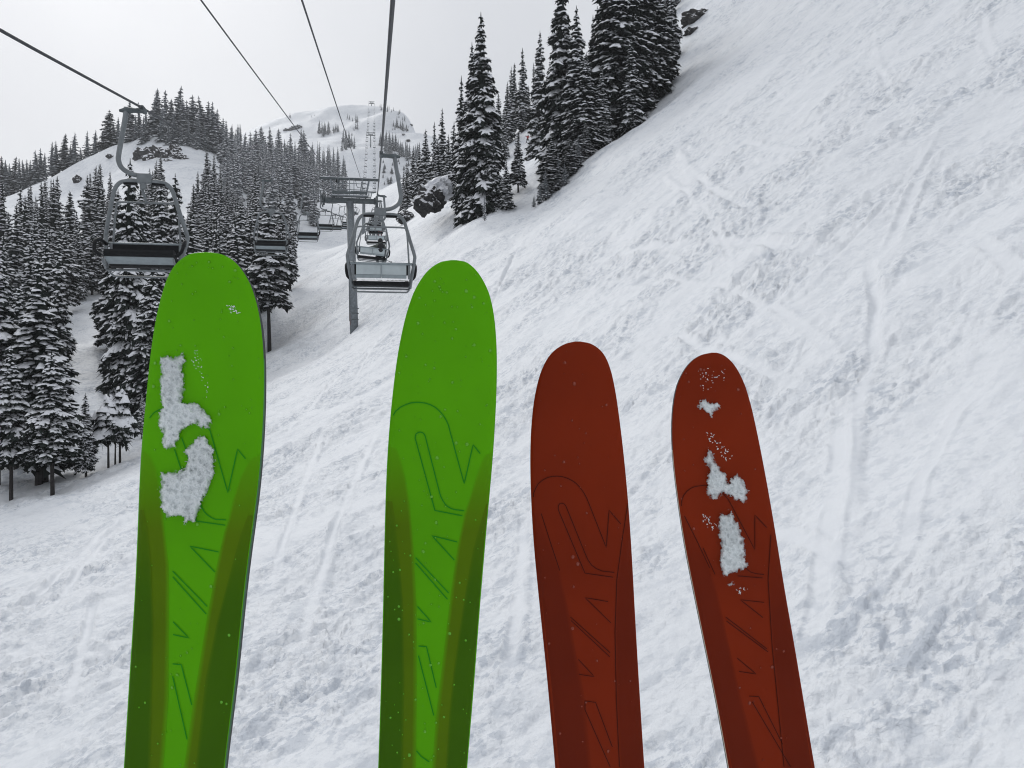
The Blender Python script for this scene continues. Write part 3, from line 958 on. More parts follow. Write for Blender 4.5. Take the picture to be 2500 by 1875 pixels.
for k, (u, vt, Y) in enumerate([(1628, -90, 146), (1650, -80, 150), (1668, -70, 152), (1690, -60, 156)]):
    tree_px(u, vt, 'mid', k, 'fir at the top of the slope beside the upper rock', Y=Y, wide=1.3, group='firs beside the upper rock')

# --- skyline of the knoll on the left
sk = [(-12, 380), (3, 383), (14, 391), (34, 383), (47, 387), (56, 391), (65, 389), (74, 391), (87, 367), (99, 363), (110, 373), (24, 400), (82, 395),
      (128, 347), (137, 345), (156, 327), (172, 352), (182, 324), (197, 362), (213, 320), (233, 318), (250, 320), (266, 269), (278, 300), (289, 286)]
for k, (u, vt) in enumerate(sk):
    tree_px(u, vt, 'mid', k, 'fir standing against the sky along the white knoll shoulder', Y=331 if u > 120 else 336, group='skyline firs of the knoll shoulder', lim=(6, 19), wide=2.0)
cr = [(318, 246, 314), (338, 250, 318), (356, 268, 306), (378, 217, 312), (385, 219, 316), (405, 221, 310), (418, 242, 315), (434, 210, 318), (447, 242, 310), (456, 246, 320), (470, 233, 316), (492, 237, 322), (510, 242, 326), (517, 250, 318), (530, 268, 330), (350, 285, 304), (370, 270, 322), (395, 262, 304), (425, 268, 303), (460, 285, 304), (484, 280, 308), (412, 300, 300), (442, 300, 301), (500, 300, 312), (476, 318, 303), (330, 280, 312)]
for k, (u, vt, Y) in enumerate(cr):
    tree_px(u, vt, 'rime', k, 'fir in the grove crowning the white knoll', Y=Y, group='firs of the knoll grove', lim=(6, 20), wide=1.7)
for k, (u, vt) in enumerate([(546, 259), (552, 260), (566, 280), (582, 282), (599, 284), (611, 293), (637, 297), (644, 289), (680, 298), (709, 326), (625, 310), (660, 312), (695, 340), (735, 300), (742, 318), (720, 345)]):
    tree_px(u, vt, 'rime', k, 'fir rising at the upper edge of the forest by the lift', Y=350 + (u - 540) * .55, group='upper edge forest firs', lim=(7, 22), wide=1.4)


# --- spires of the lower forest that stand out against the knoll
for k, (u, vt, Y) in enumerate([(6, 443, 150), (50, 455, 152), (63, 480, 140), (102, 447, 158), (128, 441, 160), (141, 433, 162), (171, 469, 150), (179, 474, 156), (215, 432, 165), (241, 422, 168), (279, 463, 150), (30, 500, 130), (85, 520, 128), (118, 560, 118), (160, 540, 126), (195, 560, 135), (225, 540, 140), (188, 520, 136), (262, 540, 142)]):
    tree_px(u, vt, 'mid', k, 'fir of the lower forest with its spire against the white knoll', Y=Y, wide=1.25, group='spires against the knoll', lim=(6, 22))
# --- scattered forest
def scatter(n, ylo, yhi, ulo, uhi, hlo, hhi, mind, ok, kind, label, group, seed, wide=1.15):
    rr = random.Random(seed); done = 0; tries = 0
    while done < n and tries < 6000:
        tries += 1
        Y = math.sqrt(rr.uniform(ylo ** 2, yhi ** 2)); u = rr.uniform(ulo, uhi)
        x = (u - CU) / FPX * Y
        H = rr.uniform(hlo, hhi)
        z = hz(x, Y)
        vb = CV - z / Y * FPX; vt = CV - (z + H) / Y * FPX
        if not ok(u, Y, x, vb, vt): continue
        if any((a - x) ** 2 + (b - Y) ** 2 < mind * mind for a, b, _ in TREES): continue
        lb = label(u) if callable(label) else label
        tree(x, Y, H, kind, rr.randrange(4), lb, group, wide * rr.uniform(.85, 1.15), z)
        done += 1
    print(group, done)


LIFTC = lambda Y: LS * Y + (RX0 + LX0) / 2


def ok_left(u, Y, x, vb, vt):
    if x > LIFTC(Y) - 13: return False
    if vt < 400 + 60 * math.sin(u * .045) + (45 if u < 300 else -10) + (60 if 150 < u < 210 else 0): return False
    if 170 < u < 310 and 690 < vb < 1000: return False
    if vb > 1000: return False
    return True


scatter(125, 80, 240, -70, 640, 10, 17, 4.0, ok_left, 'mid', lambda u: 'fir in the dense forest behind the bare-trunked row' if u < 150 else 'fir in the forest below the knoll rocks behind the descending chair' if u < 410 else 'fir in the forest between the descending chair and the lift lane', 'firs of the forest below the knoll', 11)


def ok_mid(u, Y, x, vb, vt):
    if x > LIFTC(Y) - 13 - (8 if Y < 240 else 0): return False
    if u < 330: return False
    if u < 540 and vt < 412: return False
    if vt < 300 + (40 if u > 600 else 0): return False
    return True


scatter(165, 205, 520, 330, 850, 11, 18, 4.6, ok_mid, 'rime', 'fir in the forest climbing beside the lift lane', 'firs of the forest beside the lift lane', 12)
# --- tiny firs on the distant summit slope
far = [(780, 288, 322), (786, 292, 322), (794, 296, 322), (801, 291, 320), (820, 294, 318), (826, 300, 320), (815, 305, 322), (848, 272, 289), (854, 280, 290), (869, 272, 300), (873, 290, 318), (838, 310, 352), (845, 312, 358), (852, 318, 356), (858, 325, 358), (842, 330, 360), (862, 303, 318),
       (929, 318, 352), (936, 313, 356), (944, 312, 362), (951, 320, 366), (958, 318, 370), (965, 325, 372), (972, 332, 374), (940, 335, 372), (953, 340, 378), (978, 338, 380), (983, 342, 380), (990, 338, 384), (1000, 345, 388), (1010, 350, 392), (1020, 342, 390),
       (968, 282, 312), (978, 288, 316), (986, 296, 318), (992, 300, 316), (964, 300, 316), (974, 275, 288), (928, 248, 264), (950, 252, 268), (961, 256, 270), (975, 262, 278), (988, 276, 292), (760, 280, 286), (700, 276, 288), (708, 270, 288), (860, 318, 330)]
_fr = random.Random(9)
far += [(u + _fr.uniform(-9, 9), vt + 4 + _fr.uniform(-4, 6), vb + _fr.uniform(-3, 6)) for u, vt, vb in far] + [(u + _fr.uniform(-8, 8), vt + 4 + _fr.uniform(-3, 6), vb + _fr.uniform(-3, 6)) for u, vt, vb in far if u > 900 or 770 < u < 865]
for k, (u, vt, vb) in enumerate(far):
    p = hit(u, vb, 430)
    if p is None:
        x = (u - CU) / FPX * 860; p = Vector((x, 860, hz(x, 860)))
    H = max(4, min(18, (CV - vt) / FPX * p.y - p.z))
    tree(p.x, p.y, H, 'far', k, 'tiny fir on the hazy summit slope beyond the lift', 'firs of the hazy summit slope', 1.25, p.z - 1.6)
scr = random.Random(5)
for k in range(26):
    u, v = scr.uniform(935, 1000), scr.uniform(395, 452)
    p = hit(u, v, 430)
    if p: tree(p.x, p.y, scr.uniform(2.5, 5), 'far', k, 'stunted snowy fir on the steep pitch right of the lift', 'stunted firs of the steep pitch', 2.2, p.z)
print('trees', len(TREES))
plant()

# rocks
ro = rock('rock_outcrop', 1048, 490, 104, (3.3, 2.6, 2.9), 3, 'dark cliff-like rock under a thick snow cap beside the lone fir')
ro.data.materials[0] = M['snowy_rock']; ro.rotation_euler = (0, R(-28), 0)
cap = rock('snow_cap', 1072, 466, 106, (5.0, 4.2, 2.4), 6, None)
cap.data.materials[0] = M['soft_snow']
cap.parent = ro; cap.location = ro.rotation_euler.to_matrix().inverted() @ (cap.location - ro.location)
for k_ in ('category', 'label'):
    if k_ in cap: del cap[k_]
rock('rock_outcrop', 990, 532, 128, (2.6, 2.0, 1.6), 9, 'small dark rock low beside the lift lane')
rock_on(1706, 44, (4.6, 3, 2.2), 21, 'broken dark rock poking out high on the open slope', lift=-0.05)
rock_on(1690, 80, (2.0, 2, 1.2), 24, 'narrow rock just below the broken one on the open slope', lift=-.1)
for k, (u, v, s) in enumerate([(362, 388, (8, 5, 6)), (381, 390, (9, 6, 7)), (395, 380, (5, 4, 4)), (428, 374, (5, 5, 4.5)), (436, 390, (5, 5, 3.5)), (411, 398, (3, 3, 2)), (345, 378, (4, 4, 2.5))]):
    rock_on(u, v, s, 30 + k, 'dark rock in the outcrop on the face of the white knoll', 'rocks of the knoll face', 0.05)
rock_on(189, 442, (2.6, 2.4, 3.4), 41, 'lone narrow rock on the flank of the white knoll', lift=0)
rock_on(268, 382, (2.2, 2, 1.5), 43, 'tiny rock just under the knoll skyline', lift=0)
for k, (u, v, s) in enumerate([(716, 319, (9, 6, 5)), (728, 316, (7, 6, 5)), (700, 320, (5, 5, 3)), (1003, 306, (3, 3, 2)), (985, 330, (2.5, 2.5, 1.8)), (992, 318, (3, 3, 2)), (972, 312, (2.5, 2.5, 2)), (996, 344, (3, 3, 2))]):
    rock_on(u, v, s, 50 + k, 'weathered rock on the hazy summit ridge', 'rocks of the summit ridge', 0.1)

# ------------------------------------------------------------------ lift tower
def make_tower(Y, label, zbase=None, detail=True, xb=0.0):
    zc = rope_z(Y, 1) - 0.25
    xc = LIFTC(Y)
    zb = hz(xc, Y) if zbase is None else zbase
    h = zc - zb
    ang = math.atan(-LS)
    t = empty('lift_tower', (xc, Y, zb), (0, 0, ang))
    tag(t, label, 'tower', 'lift towers along the rope')
    g = G(); g.tube([(xb, 0, -1.5), (xb * .6, 0, h * .4), (0.0, 0, h - .1)], [.46, .42, .40], 20); c = g.obj('column', M['steel'], t, True)
    for k, zz in enumerate((.9, 1.55, 2.1)):
        g = G(); g.tube([(xb * .97, 0, zz), (xb * .97, 0, zz + .06)], .475, 20); g.obj('band', M['steel_dark'], c)
    g = G(); g.box((xb - .44, -.1, 1.0), (.10, .25, 1.3)); g.obj('marker_strip', M['red_paint'], c)
    half = 2.78
    g = G(); g.box((0, 0, h), (half * 2 - .3, .45, .5)); g.obj('crossarm', M['steel_dark'], t)
    g = G(); g.box((0, -.25, h + .42), (3.9, .7, .10)); w = g.obj('walkway', M['steel'], t)
    g = G(); g.box((0, -.62, h + .72), (3.6, .05, .28)); g.obj('toe_board', M['steel_dark'], w)
    g = G(); g.box((0, -.3, h + .50), (3.7, .5, .06)); g.obj('snow_cover', M['soft_snow'], w)
    for s in (-1, 1):
        g = G(); g.tube([(s * 1.62, 0, h + .2), (s * 2.0, 0, h + 2.2)], .10, 6); g.obj('strut', M['steel'], t)
        # sheave train: frame, wheels
        fr = G()
        fr.box((s * half, 0, h + .05), (.16, 3.6, .22)); fr.box((s * (half - .12), 0, h + .05), (.3, .3, .7))
        f = fr.obj('sheave_frame', M['steel_dark'], t)
        for k in range(6):
            yy = -1.6 + .64 * k
            g = G(); g.tube([(s * half - .05, yy, h + .02), (s * half + .09, yy, h + .02)], .23, 14); g.obj('sheave_wheel', M['steel_dark'], f)
        g = G()
        for yy in (-1.9, 1.9): g.box((s * (half + .12), yy, h + .12), (.10, .12, .9))
        g.box((s * (half + .16), 0, h - .35), (.06, 3.6, .06)); g.obj('rope_catcher', M['steel_dark'], f)
        g = G(); g.tube([(s * 2.0, -.3, h + 1.35), (s * 1.0, -.3, h + 1.35), (s * .75, -.3, h + 1.5), (s * .62, -.3, h + 2.1)], .035, 6, 4); g.obj('handrail', M['steel'], t)
    g = G(); g.box((0, 0, h + 2.3), (6.25, .18, .26)); b = g.obj('top_beam', M['steel_dark'], t)
    g = G(); g.box((0, 0, h + 2.45), (6.1, .14, .05)); g.obj('snow_cover', M['soft_snow'], b)
    for zz in (1.05, 1.7):
        g = G(); g.tube([(-1.85, -.58, h + zz), (1.85, -.58, h + zz)], .04, 6); g.obj('handrail', M['steel'], t)
    for xx in (-1.2, 0.0, .45, 1.3):
        g = G(); g.tube([(xx, -.58, h + .45), (xx, -.58, h + 2.2)], .04, 6); g.obj('handrail_post', M['steel'], t)
    g = G(); g.tube([(-1.0, .6, h + .4), (-.8, .6, h + 2.2)], .05, 6); g.tube([(1.0, .6, h + .4), (1.25, .6, h + 2.2)], .05, 6); g.obj('rear_brace', M['steel'], t)
    g = G()
    for s in (-.2, .2): g.tube([(s + xb * .3, .52, .8), (s, .5, h)], .025, 5)
    k = 1.0
    while k < h:
        g.tube([(-.2 + xb * .3 * (1 - k / h), .52, k), (.2 + xb * .3 * (1 - k / h), .52, k)], .018, 4); k += .32
    g.obj('ladder', M['steel_dark'], c)
    g = G(); g.box((-1.25, -.3, h + 1.95), (.35, .3, .38)); g.obj('junction_box', M['rubber'], t)
    return t


make_tower(88, 'grey lift tower with maintenance cage standing by the nearest rising chair', zbase=5.9, xb=.5)
make_tower(207, 'second lift tower half hidden behind the first one and the chairs')
make_tower(629, 'small far lift tower on the hazy pitch below the summit')
make_tower(868, 'topmost lift tower on the summit skyline')

# ------------------------------------------------------------------ ropes
def rope(name, side, r, label):
    ys = list(np.arange(-110, 90, 3.0)) + list(np.arange(90, 205, 4)) + list(np.arange(205, 872, 8))
    g = G(); g.tube([(lift_x(y, side), y, rope_z(y, side)) for y in ys], r, 8)
    o = g.obj(name, M['rope'], None, True)
    tag(o, label, 'cable')


rope('haul_rope', 1, .027, 'thick rising haul rope carrying the chair ahead')
rope('haul_rope', -1, .027, 'descending haul rope carrying the empty chairs')


def com(pa, pb, label):
    d = pb - pa
    a = pa - d * 1.9
    pts = [a + (pb - a) * (k / 30) for k in range(31)]
    for k, q in enumerate(pts): q.z -= 4 * 0.25 * (k / 30) * (1 - k / 30)
    # on towards the second tower
    end = Vector((LIFTC(207) + (pb.x - LIFTC(88)), 207, rope_z(207, 1) + 2.1))
    for k in range(1, 16):
        q = pb.lerp(end, k / 15); q.z -= 4 * 1.2 * (k / 15) * (1 - k / 15); pts.append(q)
    g = G(); g.tube(pts, .024, 6)
    o = g.obj('signal_cable', M['rope'], None, True)
    tag(o, label, 'cable')


com(pt(505, 0, 23.4), pt(806, 424, 88), 'thin signal cable running to the outer end of the tower top beam')
com(pt(745, 0, 18.6), pt(877, 424, 88), 'thin signal cable running to the middle of the tower top beam')

# ------------------------------------------------------------------ chairs
def chair_parts():
    """three-seat chair hanging from its grip (origin); it faces +Y"""
    pieces = []                                               # (name, geometry, material, parent index or None)
    def P_(name, g, m, par=None, sm=True):
        pieces.append((name, g, m, par, sm)); return len(pieces) - 1
    g = G(); g.box((0, 0, 0), (.10, .34, .11)); g.tube([(0, 0, -.02), (.16, 0, -.03), (.36, 0, -.03), (.52, 0, -.05)], [.07, .055, .075, .03], 8)
    P_('grip', g, M['steel_dark'], None, False)
    g = G(); g.tube([(.36, 0, .03), (.40, 0, -.28), (.455, 0, -.6), (.53, 0, -1.05), (.535, 0, -1.2), (.47, 0, -1.36), (.30, 0, -1.48), (.10, 0, -1.53), (-.1, 0, -1.54)], [.062, .058, .058, .056, .056, .056], 10, 4)
    P_('hanger', g, M['tube'])
    g = G(); g.box((-.03, 0, -1.60), (.32, .16, .22)); g.box((0, 0, -1.75), (.12, .12, .2))
    P_('hub', g, M['tube'], None, False)
    for s in (-1, 1):
        g = G(); g.box((s * .31 - .03, -.02, -1.72), (.30, .09, .055)); P_('rubber_bumper', g, M['rubber'], None, False)
    half = [(0, 0, -1.655), (.33, 0, -1.66), (.50, -.02, -1.70), (.62, -.05, -1.83), (.70, -.09, -2.08), (.80, -.19, -2.45), (.90, -.32, -2.82), (.905, -.32, -2.95), (.86, -.18, -3.25), (.81, -.04, -3.55), (.79, .02, -3.70)]
    pth = [(-x, y, z) for x, y, z in reversed(half[1:])] + half
    g = G(); g.tube(pth, .048, 10, 3); bail = P_('bail', g, M['tube'])
    g = G(); g.tube([(0.02, -.02, -1.75), (.02, -.04, -1.86), (.02, -.30, -2.02), (.02, -.36, -2.10)], .033, 8, 3); P_('centre_strut', g, M['tube'])
    g = G(); g.tube([(-.75, -.33, -3.06), (-.735, -.34, -2.8), (-.70, -.36, -2.3), (-.67, -.36, -2.14), (-.60, -.36, -2.085), (0, -.36, -2.08), (.60, -.36, -2.085), (.67, -.36, -2.14), (.70, -.36, -2.3), (.735, -.34, -2.8), (.75, -.33, -3.06)], .024, 8, 3)
    P_('back_frame', g, M['tube'])
    g = G(); g.tube([(-.84, -.30, -3.07), (.84, -.30, -3.07)], .034, 8); br = P_('back_rail', g, M['panel_low'])
    for s in (-1, 1):
        g = G(); g.box((s * .345, -.285, -3.235), (.67, .02, .27)); P_('back_panel', g, M['panel'], None, False)
        g = G(); g.box((s * .345, -.27, -3.42), (.68, .03, .095)); P_('lower_panel', g, M['panel_low'], None, False)
        g = G(); g.box((s * .76, -.26, -3.27), (.07, .05, .42)); P_('side_bracket', g, M['tube'], None, False)
        # armrest loop in black rubber
        g = G(); g.tube([(s * .86, -.22, -3.10), (s * .93, .04, -3.04), (s * .96, .26, -3.12), (s * .93, .40, -3.34), (s * .80, .40, -3.45)], .042, 8, 3); P_('armrest', g, M['rubber'])
        g = G(); g.tube([(s * .79, .02, -3.70), (s * .77, .30, -3.62), (s * .76, .40, -3.50)], .026, 8, 3); P_('seat_bracket', g, M['tube'])
    g = G(); g.box((0, -.30, -3.25), (.035, .035, .36)); P_('centre_post', g, M['panel_low'], None, False)
    g = G(); g.box((0, -.245, -3.235), (1.46, .05, .28)); P_('back_pad', g, M['rubber'], None, False)
    # seat: padded, front edge rolled
    prof = [(-.24, -3.60), (-.22, -3.545), (.0, -3.53), (.22, -3.47), (.36, -3.44), (.42, -3.46), (.44, -3.52), (.43, -3.59), (.38, -3.615), (.20, -3.60), (-.10, -3.66), (-.22, -3.66)]
    vs, fs = [], []; n = len(prof)
    xs = [-.765, -.745, -.25, .25, .745, .765]
    for i, x in enumerate(xs):
        k = .8 if i in (0, 5) else 1
        cy, cz = .1, -3.55
        vs += [Vector((x, cy + (y - cy) * k, cz + (z - cz) * k)) for y, z in prof]
    for i in range(5):
        for k in range(n):
            fs.append((i * n + k, i * n + (k + 1) % n, i * n + n + (k + 1) % n, i * n + n + k))
    fs.append(tuple(range(n))); fs.append(tuple(5 * n + k for k in range(n - 1, -1, -1)))
    g = G(); g.add(vs, fs); seat = P_('seat_pad', g, M['rubber'], None, False)
    g = G(); g.add([Vector(v) for v in ((-.74, .37, -3.605), (.74, .37, -3.605), (.74, .08, -3.65), (-.74, .08, -3.65), (-.74, .37, -3.63), (.74, .37, -3.63), (.74, .08, -3.68), (-.74, .08, -3.68))],
                   [(0, 1, 2, 3), (7, 6, 5, 4), (0, 4, 5, 1), (1, 5, 6, 2), (2, 6, 7, 3), (3, 7, 4, 0)]); P_('seat_pan', g, M['panel_low'], None, False)
    g = G(); g.tube([(-.80, .02, -3.73), (.80, .02, -3.73)], .028, 8); P_('seat_rail', g, M['tube'])
    g = G(); g.tube([(-.78, .02, -3.70), (-.72, -.20, -3.82), (-.55, -.24, -3.845), (.55, -.24, -3.845), (.72, -.20, -3.82), (.78, .02, -3.70)], .024, 8, 3); P_('lower_rail', g, M['tube'])
    # dusting of snow on the seat
    rr = random.Random(8); vs, fs = [], []
    nx, ny = 22, 5
    for j in range(ny):
        for i in range(nx):
            x = -.70 + 1.40 * i / (nx - 1); y = -.20 + .42 * j / (ny - 1)
            e = 0 if i in (0, nx - 1) or j in (0, ny - 1) else 1
            zt = -3.545 + (.075 * max(0, y) / .22 if y > 0 else 0)
            vs.append(Vector((x + rr.uniform(-.02, .02), y + rr.uniform(-.02, .02), zt - .01 + e * rr.uniform(.02, .05))))
    for j in range(ny - 1):
        for i in range(nx - 1):
            fs.append((j * nx + i, j * nx + i + 1, j * nx + nx + i + 1, j * nx + nx + i))
    g = G(); g.add(vs, fs); P_('seat_snow', g, M['soft_snow'])
    return pieces


def make_chair():
    t = empty('lift_chair')
    for name, g, m, par, sm in chair_parts():
        g.obj(name, m, t, sm)
    return t


def far_chair_mesh():
    g = G(); idx = []; mats = [M['tube'], M['rubber'], M['panel_low']]
    def put(gg, k):
        n0 = len(g.f); g.add(gg.v, gg.f); idx.extend([k] * (len(g.f) - n0))
    a = G(); a.box((0, 0, 0), (.2, .4, .16)); a.box((.2, 0, -.03), (.5, .1, .1)); put(a, 0)
    a = G(); a.tube([(.40, 0, 0), (.53, 0, -1.05), (.47, 0, -1.36), (.2, 0, -1.54), (-.1, 0, -1.55)], .07, 5); put(a, 0)
    a = G(); a.tube([(-.79, 0, -3.7), (-.9, -.32, -2.9), (-.7, -.1, -2.08), (-.5, 0, -1.7), (0, 0, -1.65), (.5, 0, -1.7), (.7, -.1, -2.08), (.9, -.32, -2.9), (.79, 0, -3.7)], .06, 5); put(a, 0)
    a = G(); a.box((0, .1, -3.55), (1.6, .62, .16)); put(a, 1)
    a = G(); a.box((0, -.28, -3.26), (1.5, .05, .42)); put(a, 2)
    me = bpy.data.meshes.new('lift_chair'); me.from_pydata([tuple(v) for v in g.v], [], g.f)
    for m in mats: me.materials.append(m)
    me.polygons.foreach_set('material_index', idx)
    return me


LA = math.atan(-LS)                            # heading of the line (turn about Z)
chair0 = make_chair()
far_me = far_chair_mesh()
used = False
crnd = random.Random(17)


def place_chair(Y, side, label, group=None, roll=0.0, swing=0.0, full=True):
    global used
    if full:
        if not used:
            o = chair0; used = True
        else:
            o = copy_tree(chair0)
    else:
        o = bpy.data.objects.new('lift_chair', far_me); col.objects.link(o)
    o.location = (lift_x(Y, side), Y, rope_z(Y, side) - .03)
    o.rotation_euler = (swing, roll, LA + (math.pi if side < 0 else 0))
    if full and side < 0:
        # empty seats of the descending chairs are tipped up on their rear hinge
        hinge = Vector((0, -.22, -3.62)); q = Matrix.Rotation(R(15), 3, 'X')
        for c in bpy.data.objects:
            if c.parent == o and c.name.split('.')[0] in ('seat_pad', 'seat_pan', 'seat_snow'):
                c.rotation_euler = (R(15), 0, 0); c.location = hinge - q @ hinge
    tag(o, label, 'chairlift chair', group)
    return o


kids(chair0)
rising, descending = 'rising chairs of the lift', 'descending chairs of the lift'
C1 = place_chair(23, 1, 'empty rising chair directly ahead seen from behind in front of the tower', rising)
C2 = place_chair(47, 1, 'rising chair tilted by its single passenger with one arm on the back', rising, roll=R(5.0))
C3 = place_chair(71, 1, 'empty rising chair between the single passenger and the group of three', rising)
C4 = place_chair(95, 1, 'rising chair carrying three passengers past the tower', rising)
place_chair(19.2, -1, 'empty descending chair with black seat closest to the snowy green ski', descending)
place_chair(43, -1, 'empty descending chair hanging in front of the forest edge firs', descending)
place_chair(67, -1, 'empty descending chair hanging over the lift lane short of the tower', descending)
for k, Y in enumerate((91, 115, 139, 163, 187)):
    place_chair(Y, -1, ORD[k] + ' empty descending chair beyond the first tower', 'descending chairs just beyond the first tower')
for k, Y in enumerate((119, 143, 167, 191)):
    place_chair(Y, 1, ORD[k] + ' rising chair beyond the chair with three passengers', 'rising chairs beyond the first tower')
Y = 211
while Y < 866:
    if abs(Y - 629) > 4:
        place_chair(Y, -1, 'far descending chair strung out towards the summit', 'far descending chairs', full=False)
        place_chair(Y + 4, 1, 'far rising chair strung out towards the summit', 'far rising chairs', full=False)
    Y += 24

# ------------------------------------------------------------------ people
CL = {
    'sage': mat('sage grey jacket', (0.10, 0.115, 0.10), 0.8, noise=(14, .25), bump=(30, .4, .02)),
    'black': mat('black fabric', (0.010, 0.011, 0.013), 0.75, noise=(14, .3)),
    'char': mat('charcoal trousers', (0.022, 0.025, 0.028), 0.8, noise=(12, .3)),
    'red': mat('red jacket', (0.30, 0.022, 0.018), 0.7, noise=(12, .2)),
    'green': mat('olive green trousers', (0.055, 0.06, 0.045), 0.8, noise=(12, .25)),
    'blue': mat('slate jacket', (0.05, 0.065, 0.085), 0.8, noise=(12, .25)),
    'skin': mat('skin', (0.42, 0.27, 0.20), 0.6),
    'boot': mat('ski boot plastic', (0.03, 0.03, 0.034), 0.4),
    'skitop': mat('dark ski', (0.03, 0.03, 0.035), 0.4),
}


def skin_mesh(name, pts, edges, radii, m, parent, sub=1):
    me = bpy.data.meshes.new(name)
    me.from_pydata([tuple(p) for p in pts], edges, [])
    me.materials.append(m)
    o = bpy.data.objects.new(name, me); col.objects.link(o)
    o.parent = parent
    md = o.modifiers.new('Skin', 'SKIN')
    md.use_smooth_shade = True
    if not me.skin_vertices: print('no skin layer')
    sv = me.skin_vertices[0].data
    for k, r in enumerate(radii):
        sv[k].radius = (r, r) if not isinstance(r, tuple) else r
        sv[k].use_root = (k == 0)
    ss = o.modifiers.new('Subdivision', 'SUBSURF'); ss.levels = sub; ss.render_levels = sub
    return o


def seated_person(loc, rz, label, jacket, trousers, helmet, arm_out=False, pack=False, name='person', group=None):
    """origin at the seat under the hips; faces +Y"""
    t = empty(name, (loc[0], loc[1], loc[2] + .05), (0, 0, rz)); t.scale = (1.12, 1.12, 1.14)
    tag(t, label, 'person', group)
    pts = [(0, 0, .10), (0, -.02, .30), (0, -.03, .50), (0, 0, .64), (0, .02, .74), (0, .04, .84)]
    edges = [(0, 1), (1, 2), (2, 3), (3, 4), (4, 5)]
    rad = [(.19, .14), (.18, .14), (.21, .14), (.09, .08), (.09, .10), (.085, .10)]
    for s in (-1, 1):
        b = len(pts)
        if arm_out and s < 0:
            pts += [(-.20, -.03, .55), (-.44, -.10, .46), (-.66, -.16, .40), (-.80, -.18, .38)]
            rad += [.095, .075, .06, .05]
        else:
            pts += [(s * .20, -.02, .55), (s * .27, .04, .28), (s * .22, .26, .16), (s * .17, .36, .16)]
            rad += [.09, .07, .055, .045]
        edges += [(2, b), (b, b + 1), (b + 1, b + 2), (b + 2, b + 3)]
    body = skin_mesh('body', pts, edges, rad, jacket, t)
    lp = [(0, 0, .06)]; le = []; lr = [(.19, .15)]
    for s in (-1, 1):
        b = len(lp)
        lp += [(s * .11, .06, .07), (s * .14, .42, .08), (s * .14, .50, -.06), (s * .14, .50, -.36)]
        lr += [.105, .085, .08, .075]
        le += [(0, b), (b, b + 1), (b + 1, b + 2), (b + 2, b + 3)]
    skin_mesh('trousers', lp, le, lr, trousers, t)
    g = G(); g.ell((0, .035, .83), (.125, .145, .135), 14, 9); g.box((0, .15, .84), (.16, .06, .08)); g.obj('helmet', helmet, t, True)
    g = G(); g.ell((0, .125, .765), (.062, .045, .065), 10, 6); g.tube([(0, .16, .785), (0, .185, .765)], [.012, .014], 5); g.obj('face', CL['skin'], t, True)
    for s in (-1, 1):
        hand = Vector((-.84, -.18, .385)) if (arm_out and s < 0) else Vector((s * .165, .41, .155))
        dr = Vector((-1, -.1, -.2)) if (arm_out and s < 0) else Vector((0, 1, -.25))
        g = G(); g.ell(hand, (.055, .055, .04), 8, 6)
        for k in range(4):
            o = hand + Vector((0, (k - 1.5) * .024, 0)) if (arm_out and s < 0) else hand + Vector(((k - 1.5) * .024, 0, 0))
            g.tube([o, o + dr * (.07 + .012 * (k in (1, 2))), o + dr * .10 + Vector((0, 0, -.03))], [.014, .012, .010], 5)
        th = Vector((0, .05, .0)) if (arm_out and s < 0) else Vector((-s * .05, .02, 0))
        g.tube([hand, hand + th, hand + th * 1.3 + dr * .03], [.016, .014, .011], 5)
        g.obj('glove', CL['black'], t, True)
        g = G(); g.tube([(s * .14, .49, -.30), (s * .14, .50, -.52)], [.075, .07], 10); g.box((s * .14, .57, -.55), (.11, .32, .10)); g.obj('ski_boot', CL['boot'], t)
    if pack:
        g = G(); g.ell((.02, -.20, .42), (.19, .13, .27), 12, 8); g.obj('backpack', CL['black'], t, True)
    return t


def on_chair(ch, x, lift=0.0):
    """world point of a spot on the chair's seat"""
    Mx = Matrix.LocRotScale(ch.location, ch.rotation_euler, None)
    return Mx @ Vector((x, .02, -3.55 + lift))


def dangling_skis(person_loc, rz, label, m):
    for s in (-1, 1):
        o = Vector(person_loc) + Matrix.Rotation(rz, 3, 'Z') @ Vector((s * .14, .55, -.62))
        t = G(); vs = []
        n = 10
        for k in range(n):
            y = -.75 + 1.7 * k / (n - 1); w = .045 + .012 * abs(k - 4.5) / 4.5 if k < n - 1 else .02
            z = .0 if k < 8 else .04 * (k - 7)
            vs += [Vector((-w, y, z)), Vector((w, y, z)), Vector((w, y, z + .014)), Vector((-w, y, z + .014))]
        fs = []
        for k in range(n - 1):
            for j in range(4): fs.append((k * 4 + j, k * 4 + (j + 1) % 4, k * 4 + 4 + (j + 1) % 4, k * 4 + 4 + j))
        fs += [(0, 1, 2, 3), tuple((n - 1) * 4 + j for j in (3, 2, 1, 0))]
        t.add(vs, fs); ob = t.obj('dangling_ski', m)
        ob.location = o; ob.rotation_euler = (R(-12), 0, rz)
        tag(ob, label, 'ski', 'skis worn by ' + label.split(' of ')[-1])


loc = on_chair(C2, .47); seated_person(loc, LA, 'person in a sage jacket with black backpack resting an arm along the chair back', CL['sage'], CL['char'], CL['black'], True, True)
dangling_skis(loc, LA, 'dark ski dangling from a boot of the lone passenger', CL['skitop'])
